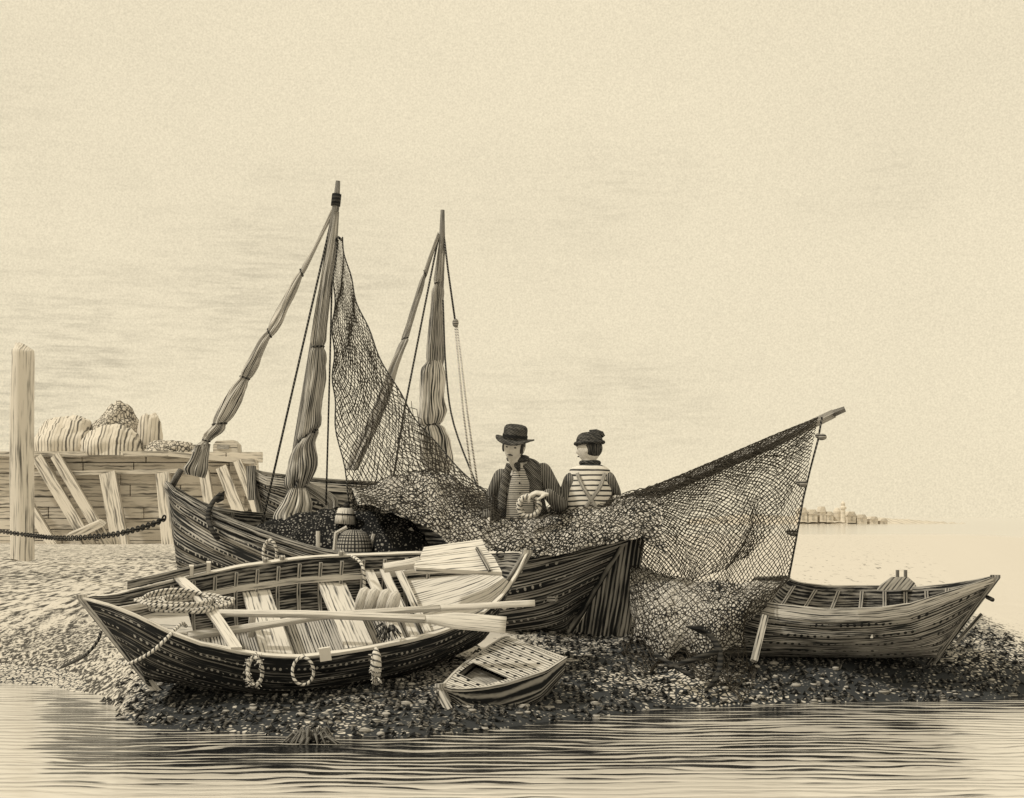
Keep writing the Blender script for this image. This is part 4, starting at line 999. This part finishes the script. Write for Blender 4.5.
for x0, y0, x1, y1, w in ((38, 458, 92, 548, .34), (56, 456, 110, 548, .3), (108, 474, 122, 552, .5), (163, 474, 170, 552, .42), (20, 490, 62, 560, .3), (204, 470, 216, 545, .3), (222, 468, 250, 540, .34), (238, 462, 268, 540, .25)):
    mb = MB(); mb.beam(at(x0, y0, YP - .3), at(x1, y1, YP - 1.5), .24, w, (0, -1, 0)) if False else mb.beam(at(x0, y0, YP - .4), at(x1, y1, YP - 1.3), w, .22, (0, -1, 0)); mb.build('brace', M['brace'], pw)
mb = MB(); mb.slab([at(a, b, YP - 1.6) for a, b in ((66, 536), (98, 522), (104, 526), (74, 541))], (0, .3, .1)); tag(mb.build('fallen_plank', M['brace']), 'loose fallen plank leaning at the foot of the pier wall', 'plank')

def mound(c, rx, ry, rz, mat, label, amp=.12, seed=0, flat=1.0, group='heaps on top of the pier wall'):
    mb = MB(); n, m = 48, 22; rows = []
    for i in range(m + 1):
        th = PI / 2 * i / m; row = []
        for k in range(n + 1):
            a = 2 * PI * k / n; d = V((math.cos(a) * math.cos(th) ** flat, math.sin(a) * math.cos(th) ** flat, math.sin(th)))
            f = 1 + amp * nz(d, 2.0, seed) + amp * .5 * nz(d, 5, seed + 3) + amp * .2 * nz(d, 11, seed)
            row.append(c + V((d.x * rx * f, d.y * ry * f, d.z * rz * f)))
        rows.append(row)
    mb.grid(rows, flip=True)
    tag(mb.build('heap', M[mat], None, True), label, 'heap', group)
s = YP / F
mound(at(66, 455, YP + .9), 34 * s, 1.2, 40 * s, 'moundA', 'left broad combed heap on the pier wall, next to the tall post', .17, 1)
mound(at(118, 455, YP + 1.4), 26 * s, 1.1, 53 * s, 'moundB', 'tallest dark matted heap in the middle of the pier wall', .14, 4)
mound(at(112, 456, YP + .2), 32 * s, .8, 30 * s, 'moundA', 'low draped heap in front of the tallest one on the pier', .16, 7)
mound(at(150, 456, YP + 1.0), 13 * s, .5, 42 * s, 'moundA', 'upright pale rounded bale, right of the tallest heap on the pier', .1, 9, .35)
mound(at(170, 457, YP + .5), 34 * s, .7, 16 * s, 'moundB', 'low sloping rubble heap ending the row towards the mast', .3, 12)
cr_ = empty('crate', at(224, 455, YP + .3), 'squat pale crate with a dark slot, on the right end of the pier wall', 'crate')
mb = MB(); mb.slab([at(a, b, YP + .2) for a, b in ((213, 455), (238, 455), (237, 444), (233, 440), (216, 441), (213, 445))], (0, .7, 0)); mb.build('box', M['brace'], cr_)
mb = MB(); mb.slab([at(a, b, YP + .17) for a, b in ((217, 449), (229, 449), (229, 445), (217, 445))], (0, .04, 0)); mb.build('slot', M['wood_mid'], cr_)

pt_ = empty('mooring_post', at(21, 552, 24), 'tall worn timber mooring post at the left edge, rising above the pier wall', 'post')
mb = MB(); rows = []; n = 24
ptr = [(560, 11, 34), (480, 10.5, 34), (400, 11, 33), (360, 12, 33.5), (354, 11.5, 33.2), (351, 11.8, 33), (349.5, 14, 31), (345, 15, 24), (343, 15.5, 19)]
NPR = len(ptr) - 1
for y, xl, xr in ptr:
    cx_, hw = (xl + xr) / 2, (xr - xl) / 2
    row = []
    for k in range(n + 1):
        a = 2 * PI * k / n; f = 1 + .10 * math.sin(3 * a + y * .02) + .06 * math.sin(7 * a)
        row.append(at(cx_, y, 24) + V((hw * 24 / F * math.cos(a) * min(f, 1.05), hw * 24 / F * math.sin(a) * f, .02 * math.sin(2 * a))))
    rows.append(row)
mb.grid(rows); mb.f.append(tuple(range(NPR * (n + 1), NPR * (n + 1) + n))); mb.build('timber', M['pile'], pt_, True)

# chain from the bow to the left
mb = MB(); cp_ = smooth_curve([at(168, 516, 13.0), at(150, 525, 13.6), at(110, 535, 15), at(60, 538, 17), at(20, 534, 19.5), at(-40, 527, 22), at(-130, 528, 25), at(-230, 546, 28)], 420)
acc = 0; last = cp_[0]; side = 0; links = []
L = .10; p0 = cp_[0]; d = 0
for a, b in zip(cp_, cp_[1:]):
    d += (b - a).length
    while d >= L: d -= L; links.append(b.copy())
for i in range(len(links) - 1):
    a, b = links[i], links[i + 1]; t = (b - a).normalized(); w = t.cross(V((0, 0, 1))).normalized(); w = w if i % 2 else w.cross(t)
    c = (a + b) / 2; n = 10
    mb.tube([c + t * (.066 * math.cos(2 * PI * k / n)) + w * (.026 * math.sin(2 * PI * k / n)) for k in range(n + 1)], .009, 5, False)
thing_mesh(mb, 'mooring_chain', 'iron', 'dark mooring chain sagging from the black boat bow towards the post', 'chain')

# headland + houses
YH = 300.0
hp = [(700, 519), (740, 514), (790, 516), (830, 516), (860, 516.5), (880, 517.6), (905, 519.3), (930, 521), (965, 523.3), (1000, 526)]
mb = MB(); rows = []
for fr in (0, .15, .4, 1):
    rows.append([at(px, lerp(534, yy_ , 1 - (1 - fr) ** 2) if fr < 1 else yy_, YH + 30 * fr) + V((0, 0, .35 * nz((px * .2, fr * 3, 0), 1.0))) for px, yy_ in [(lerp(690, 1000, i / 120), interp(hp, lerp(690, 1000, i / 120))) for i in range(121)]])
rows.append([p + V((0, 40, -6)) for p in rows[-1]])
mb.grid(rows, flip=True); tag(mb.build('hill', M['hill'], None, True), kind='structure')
descs = [('narrow pale gabled house at the left end of the far shore', 803, 9, 504), ('long low house second from the left on the far shore', 813, 9, 506), ('far house with the taller dark gable end beside the long low one', 823, 6, 503),
         ('small flat far house just left of the domed roof', 830, 7, 508), ('low far cottage right of the tower', 852, 8, 508), ('wide far cottage lower down the headland slope', 862, 10, 511), ('far cottage with pointed roof on the sloping headland', 874, 8, 513), ('rightmost tiny house above the far shore tip', 884, 7, 515)]
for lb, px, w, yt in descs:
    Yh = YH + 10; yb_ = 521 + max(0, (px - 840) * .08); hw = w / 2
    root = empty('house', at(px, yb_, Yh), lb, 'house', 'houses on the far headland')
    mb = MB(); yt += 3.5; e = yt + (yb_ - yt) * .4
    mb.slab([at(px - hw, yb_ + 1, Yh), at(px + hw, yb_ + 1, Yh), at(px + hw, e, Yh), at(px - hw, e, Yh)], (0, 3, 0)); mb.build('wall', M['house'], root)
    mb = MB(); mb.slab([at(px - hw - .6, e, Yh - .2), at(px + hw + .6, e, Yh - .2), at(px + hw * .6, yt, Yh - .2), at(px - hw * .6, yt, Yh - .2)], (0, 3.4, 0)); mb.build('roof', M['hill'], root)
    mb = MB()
    mb.slab([at(px - hw * .2, yb_ - 1, Yh - .1), at(px + hw * .25, yb_ - 1, Yh - .1), at(px + hw * .25, e + 1.2, Yh - .1), at(px - hw * .2, e + 1.2, Yh - .1)], (0, .15, 0)); mb.build('window', ink('hazed far window', .50, .36, coord='Object', warm=2.2) if 'farwin' not in M else M['farwin'], root); M.setdefault('farwin', root.children[-1].data.materials[0])  # window darks lifted as painted haze
tw = empty('tower', at(843, 519, YH + 9), 'small far tower with a knobbed top among the houses', 'tower', None)
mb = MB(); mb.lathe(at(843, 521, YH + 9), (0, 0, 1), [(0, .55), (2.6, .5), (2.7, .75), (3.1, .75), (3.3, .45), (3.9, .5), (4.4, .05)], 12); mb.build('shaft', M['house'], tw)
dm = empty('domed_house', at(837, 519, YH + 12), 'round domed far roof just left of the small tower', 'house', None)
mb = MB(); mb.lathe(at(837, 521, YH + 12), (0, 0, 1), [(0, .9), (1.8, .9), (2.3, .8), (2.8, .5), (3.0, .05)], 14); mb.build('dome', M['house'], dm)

# ------------------------------------------------------------------ ground, water
def weed(x, y):
    ys = interp(ys_tr, x) + .10 * nz((x, y, 0), 1.7) + .05 * nz((x, y, 3), 5); d = y - ys
    a = sstep(-.9, -.5, d) * (1 - sstep(.9, 2.0, d)) * sstep(-2.9, -2.2, x) * (1 - sstep(3.3, 4.0, x))
    b = .30 * sstep(-.5, -.1, d) * (1 - sstep(0, 24, y - 34)) * (1 - sstep(-2.0, -.5, x))
    c = .70 * sstep(-.9, -.5, d) * (1 - sstep(2.0, 3.5, d)) * sstep(-.2, .4, x) * (1 - sstep(3.8, 4.3, x))
    c2 = .05 * sstep(13, 18, y) * (1 - sstep(50, 110, y)) * sstep(.12 * y, .18 * y, x) * (1 - sstep(.24 * y + .5, .29 * y + .8, x))
    b = max(b, c2)
    w = max(a * (.86 + .5 * nz((x, y, 0), 1.6)), b * (1 + .35 * nz((x, y * .4, 2), .8)), c)
    w *= 1 + .35 * sstep(-.5, -.1, d) * (1 - sstep(.15, .6, d))
    w *= 1 - .5 * math.exp(-((x - 1.25) / .45) ** 2 - ((y - 9.85) / .28) ** 2)
    return clamp(w)
ysl = [-4, 0, 3, 5, 6] + [6.4 + .05 * i for i in range(150)] + [14 + .25 * i for i in range(60)] + [30 * 1.12 ** i for i in range(30)]
nc = 190
rows = []
for y in ysl:
    half = 1.0 * (max(y, 4)) ** 1 + 4
    r = []
    for i in range(nc + 1):
        a = 2 * i / nc - 1; x = half * (a * .38 + .62 * a ** 3); r.append(V((x, y, gz(x, y))))
    rows.append(r)
mb = MB(); mb.grid(rows)
gme = mb.mesh('ground'); ca = gme.color_attributes.new('weed', 'FLOAT_COLOR', 'POINT')
for i, v_ in enumerate(gme.vertices):
    w = weed(v_.co.x, v_.co.y); ca.data[i].color = (w, w, w, 1)
for p in gme.polygons: p.use_smooth = True
n = NT('pale shingle and weed'); v = n.coord('Object')
wv = n.noise(v, (4, 3, 4), 3, .6, True)
vo = n.t.nodes.new('ShaderNodeTexVoronoi'); vo.feature = 'DISTANCE_TO_EDGE'; vo.inputs['Scale'].default_value = 1
n.put(vo.inputs['Vector'], n.vadd(n.vmul(v, (24, 32, 20)), n.vmul(wv, (2.2, 2.2, 2.2))))
wd = n.attr('weed')
st = n.noise(v, (9, 16, 9), 3, .65)
vfar = n.noise(v, (1.2, 6, 2), 3, .6)
thr = n.math('SUBTRACT', n.math('MULTIPLY', wd, .27), .03)
m1 = n.math('ADD', n.math('DIVIDE', n.math('SUBTRACT', vo.outputs['Distance'], n.math('MULTIPLY', thr, n.math('ADD', n.math('MULTIPLY', st, 1.6), .2))), .08), .5, True)
m2 = n.math('ADD', n.math('DIVIDE', n.math('SUBTRACT', n.math('ADD', st, .02), n.math('MULTIPLY', wd, .535)), .12), .5, True)
xs_ = n.sep(v); farw = n.math('DIVIDE', n.math('SUBTRACT', xs_[1], 11.5), 3.0, True); sandy = n.math('MULTIPLY', n.math('LESS_THAN', wd, .42), n.math('GREATER_THAN', wd, .01))
na = n.noise(v, (34, 17, 9), 3, .64); nb = n.noise(v, (13, 2.4, 3), 4, .64)
nab = n.math('ADD', n.math('MULTIPLY', na, n.math('SUBTRACT', 1, farw)), n.math('MULTIPLY', nb, farw))
m3 = n.math('ADD', n.math('DIVIDE', n.math('SUBTRACT', nab, n.math('ADD', n.math('MULTIPLY', wd, .50), .325)), .09), .5, True)
m3 = n.math('MAXIMUM', m3, n.math('SUBTRACT', 1, sandy))
m1 = n.math('MAXIMUM', m1, sandy)
m12 = n.math('MINIMUM', m1, m2)
mm = n.math('MINIMUM', n.math('MINIMUM', m1, m2), m3)
fine = n.math('ADD', .92, n.math('MULTIPLY', n.noise(v, (60, 40, 60), 2), .16))
colr = n.mix(m3, g(.07, 1.2), n.mix(m12, g(.05), g(.62, 1.4)))
hs_ = n.t.nodes.new('ShaderNodeVectorMath'); hs_.operation = 'SCALE'; n.put(hs_.inputs[0], colr); n.put(hs_.inputs['Scale'], fine)
M['ground'] = n.done(hs_.outputs[0], .95, .1, mm, .02)
gme.materials.append(M['ground']); go = bpy.data.objects.new('ground', gme); COL.objects.link(go); tag(go, kind='structure')

n = NT('rippled shallow water'); v = n.coord('Object'); x = n.sep(v); rw = n.attr('reflect_weed')
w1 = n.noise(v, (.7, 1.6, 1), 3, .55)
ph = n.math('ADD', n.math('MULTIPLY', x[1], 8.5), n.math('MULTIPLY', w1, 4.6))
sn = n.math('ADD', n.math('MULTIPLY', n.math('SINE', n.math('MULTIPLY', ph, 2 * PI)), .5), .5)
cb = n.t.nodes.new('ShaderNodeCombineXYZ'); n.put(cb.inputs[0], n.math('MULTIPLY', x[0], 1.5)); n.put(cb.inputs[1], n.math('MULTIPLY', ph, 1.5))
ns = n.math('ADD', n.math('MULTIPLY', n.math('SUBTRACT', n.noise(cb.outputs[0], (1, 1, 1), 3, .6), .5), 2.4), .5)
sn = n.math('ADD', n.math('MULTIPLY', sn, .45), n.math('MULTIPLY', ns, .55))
tw_ = n.math('ADD', n.math('MULTIPLY', n.math('SUBTRACT', n.noise(v, (1.0, 8, 1), 3, .6), .5), .75), n.math('ADD', n.math('MULTIPLY', rw, .60), .04))
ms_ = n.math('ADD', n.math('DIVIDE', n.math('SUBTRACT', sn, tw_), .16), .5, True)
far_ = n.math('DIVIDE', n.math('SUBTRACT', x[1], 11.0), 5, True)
ms_ = n.math('MAXIMUM', ms_, far_)  # distant water paled in colour to paint the reflected sky
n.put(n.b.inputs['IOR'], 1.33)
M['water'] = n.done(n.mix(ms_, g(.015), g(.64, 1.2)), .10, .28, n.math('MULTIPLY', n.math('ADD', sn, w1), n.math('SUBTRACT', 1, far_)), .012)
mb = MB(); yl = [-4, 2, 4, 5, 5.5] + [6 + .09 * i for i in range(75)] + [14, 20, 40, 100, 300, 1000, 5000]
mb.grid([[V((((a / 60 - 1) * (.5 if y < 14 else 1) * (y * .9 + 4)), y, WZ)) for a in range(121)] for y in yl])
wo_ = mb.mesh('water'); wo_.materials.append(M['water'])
ca = wo_.color_attributes.new('reflect_weed', 'FLOAT_COLOR', 'POINT')
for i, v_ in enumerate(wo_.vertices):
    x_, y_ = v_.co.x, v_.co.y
    d_ = max(clamp((WZ - gz(x_, y_)) / .30), 1.05 * weed(x_, y_)) if 5 < y_ < 13 else 0  # darkens the strokes as the boats' painted reflection, and over weed
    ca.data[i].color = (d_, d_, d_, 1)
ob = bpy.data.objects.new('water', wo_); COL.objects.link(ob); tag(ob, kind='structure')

# seaweed and wrack strewn along the tide line: uncountable
mb = MB(); cnt = 0
while cnt < 2600:
    x_, y_ = random.uniform(-2.9, 4.0), random.uniform(8.1, 11.4)
    if random.random() > weed(x_, y_) ** 1.3 * 1.1: continue
    z_ = gz(x_, y_)
    if z_ < WZ - .01: continue
    a = random.gauss(0, .5); L = random.uniform(.03, .10); d = V((math.cos(a), math.sin(a) * .8, 0)); h = random.uniform(.008, .03)
    c = V((x_, y_, z_)); mb.tube([c - d * L * .5, c + V((0, 0, h)), c + d * L * .5 + V((0, 0, random.uniform(-.003, .012)))], [.002, random.uniform(.006, .013), .002], 4, False); cnt += 1
tag(mb.build('seaweed', ink('bladder wrack', .16, .012, coord='Object', axis=0, freq=20, th=.6, along=9)), 'dark seaweed and wrack strewn along the tide line below the boats', 'seaweed', kind='stuff')
mb = MB(); cnt = 0
while cnt < 450:
    x_, y_ = random.uniform(-2.9, 4.0), random.uniform(8.2, 11.2)
    if random.random() > weed(x_, y_): continue
    z_ = gz(x_, y_); r = random.uniform(.008, .028)
    if z_ < WZ - .015: continue
    mb.ball(V((x_, y_, z_ + r * .2)), (r * random.uniform(1, 1.7), r, r * .7), 6, 4); cnt += 1
tag(mb.build('shingle', ink('grey shingle', .42, .06, coord='Object', axis=2, freq=60, th=.4), None, True), 'pale pebbles scattered through the weed along the shore', 'shingle', kind='stuff')
# wrack clump near the front
mb = MB(); c = at(312, 735, 8.1); c.z = max(gz(c.x, c.y), WZ - .01)
for k in range(60):
    a = random.uniform(0, 2 * PI); r = random.uniform(.05, .20); d = V((math.cos(a) * r, math.sin(a) * r * .5, 0))
    mb.tube([c + d * .2 + V((0, 0, .03)), c + d * .6 + V((0, 0, random.uniform(.03, .10))), c + d + V((0, 0, .0))], [.012, .010, .004], 5)
thing_mesh(mb, 'weed_clump', 'wood_dark', 'dark tangled clump of weed in the shallows before the rowing boat', 'seaweed')
mb = MB(); P = [(438, 692, 8.83), (433, 705, 8.72), (428, 718, 8.62), (420, 732, 8.5), (424, 742, 8.4)]
mb.tube(smooth_curve([at(*p) for p in P], 24), .012, 6); thing_mesh(mb, 'box_rope', 'rope_dark', 'dark rope hanging from the bow of the fish box into the water', 'rope')

# ------------------------------------------------------------------ sky, sun, camera
W = bpy.data.worlds.new('World'); S.world = W; W.use_nodes = True
t = W.node_tree; t.nodes.clear(); L = t.links.new
out = t.nodes.new('ShaderNodeOutputWorld'); bg = t.nodes.new('ShaderNodeBackground'); L(bg.outputs[0], out.inputs[0])
SUN_EL, SUN_AZ = math.radians(50), math.radians(-112)      # azimuth from +Y towards +X
sky = t.nodes.new('ShaderNodeTexSky'); sky.sky_type = 'NISHITA'; sky.sun_disc = False; sky.sun_elevation = SUN_EL; sky.sun_rotation = SUN_AZ
tc = t.nodes.new('ShaderNodeTexCoord')
def wnoise(scale, detail=3, rough=.55):
    mp = t.nodes.new('ShaderNodeMapping'); mp.inputs['Scale'].default_value = scale; L(tc.outputs['Generated'], mp.inputs['Vector'])
    nn = t.nodes.new('ShaderNodeTexNoise'); nn.inputs['Scale'].default_value = 1; nn.inputs['Detail'].default_value = detail; nn.inputs['Roughness'].default_value = rough
    L(mp.outputs[0], nn.inputs['Vector']); return nn.outputs['Fac']
def wm(op, a, b, cl=False):
    nn = t.nodes.new('ShaderNodeMath'); nn.operation = op; nn.use_clamp = cl
    for i, q in enumerate((a, b)):
        if isinstance(q, (int, float)): nn.inputs[i].default_value = q
        else: L(q, nn.inputs[i])
    return nn.outputs[0]
cloud = wnoise((5, 5, 9), 4); streak = wnoise((30, 30, 260), 3, .65); grain = wnoise((800, 800, 800), 1)
sxyz = t.nodes.new('ShaderNodeSeparateXYZ'); L(tc.outputs['Generated'], sxyz.inputs[0])
f1 = wm('MULTIPLY', wm('SUBTRACT', wm('SUBTRACT', cloud, wm('MULTIPLY', sxyz.outputs[0], .35)), .47), 3.2, True)
f1 = wm('MULTIPLY', f1, wm('SUBTRACT', 1.0, wm('MULTIPLY', wm('SUBTRACT', sxyz.outputs[2], .17), 6.0, True), True))
fac = wm('MULTIPLY', f1, wm('MULTIPLY', wm('SUBTRACT', streak, .42), 3.0, True))
val = wm('SUBTRACT', 1.0, wm('ADD', wm('MULTIPLY', fac, .38), wm('MULTIPLY', f1, .05)))
stain = wnoise((3.2, 3.2, 4.5), 5, .6); val = wm('MULTIPLY', val, wm('ADD', .93, wm('MULTIPLY', stain, .14)))
val = wm('MULTIPLY', val, wm('ADD', .80, wm('MULTIPLY', grain, .40)))
ov = t.nodes.new('ShaderNodeMix'); ov.data_type = 'RGBA'; ov.inputs[0].default_value = .97
hzs = t.nodes.new('ShaderNodeVectorMath'); hzs.operation = 'SCALE'; L(sky.outputs[0], hzs.inputs[0]); hzs.inputs['Scale'].default_value = .08
L(hzs.outputs[0], ov.inputs[6]); ov.inputs[7].default_value = (.86, .755, .545, 1)
sc_ = t.nodes.new('ShaderNodeVectorMath'); sc_.operation = 'SCALE'; L(ov.outputs[2], sc_.inputs[0]); L(val, sc_.inputs['Scale'])
L(sc_.outputs[0], bg.inputs['Color']); bg.inputs['Strength'].default_value = 1.0
sl_ = bpy.data.lights.new('sun', 'SUN'); sl_.energy = 2.0; sl_.angle = math.radians(4); sl_.color = (1, .93, .78)
so_ = bpy.data.objects.new('sun', sl_); COL.objects.link(so_)
sd = V((math.sin(SUN_AZ) * math.cos(SUN_EL), math.cos(SUN_AZ) * math.cos(SUN_EL), math.sin(SUN_EL)))
so_.rotation_euler = sd.to_track_quat('Z', 'Y').to_euler()
cam = bpy.data.cameras.new('camera'); cam.sensor_width = 36; cam.lens = 36 * F / 1024; cam.shift_y = (HY - 399) / 1024; cam.clip_end = 6000
co = bpy.data.objects.new('camera', cam); COL.objects.link(co); co.location = (0, 0, CZ); co.rotation_euler = (PI / 2, 0, 0); S.camera = co
S.view_settings.view_transform = 'Standard'; S.view_settings.look = 'None'; S.view_settings.exposure = 0; S.view_settings.gamma = 1
S.view_settings.use_curve_mapping = False
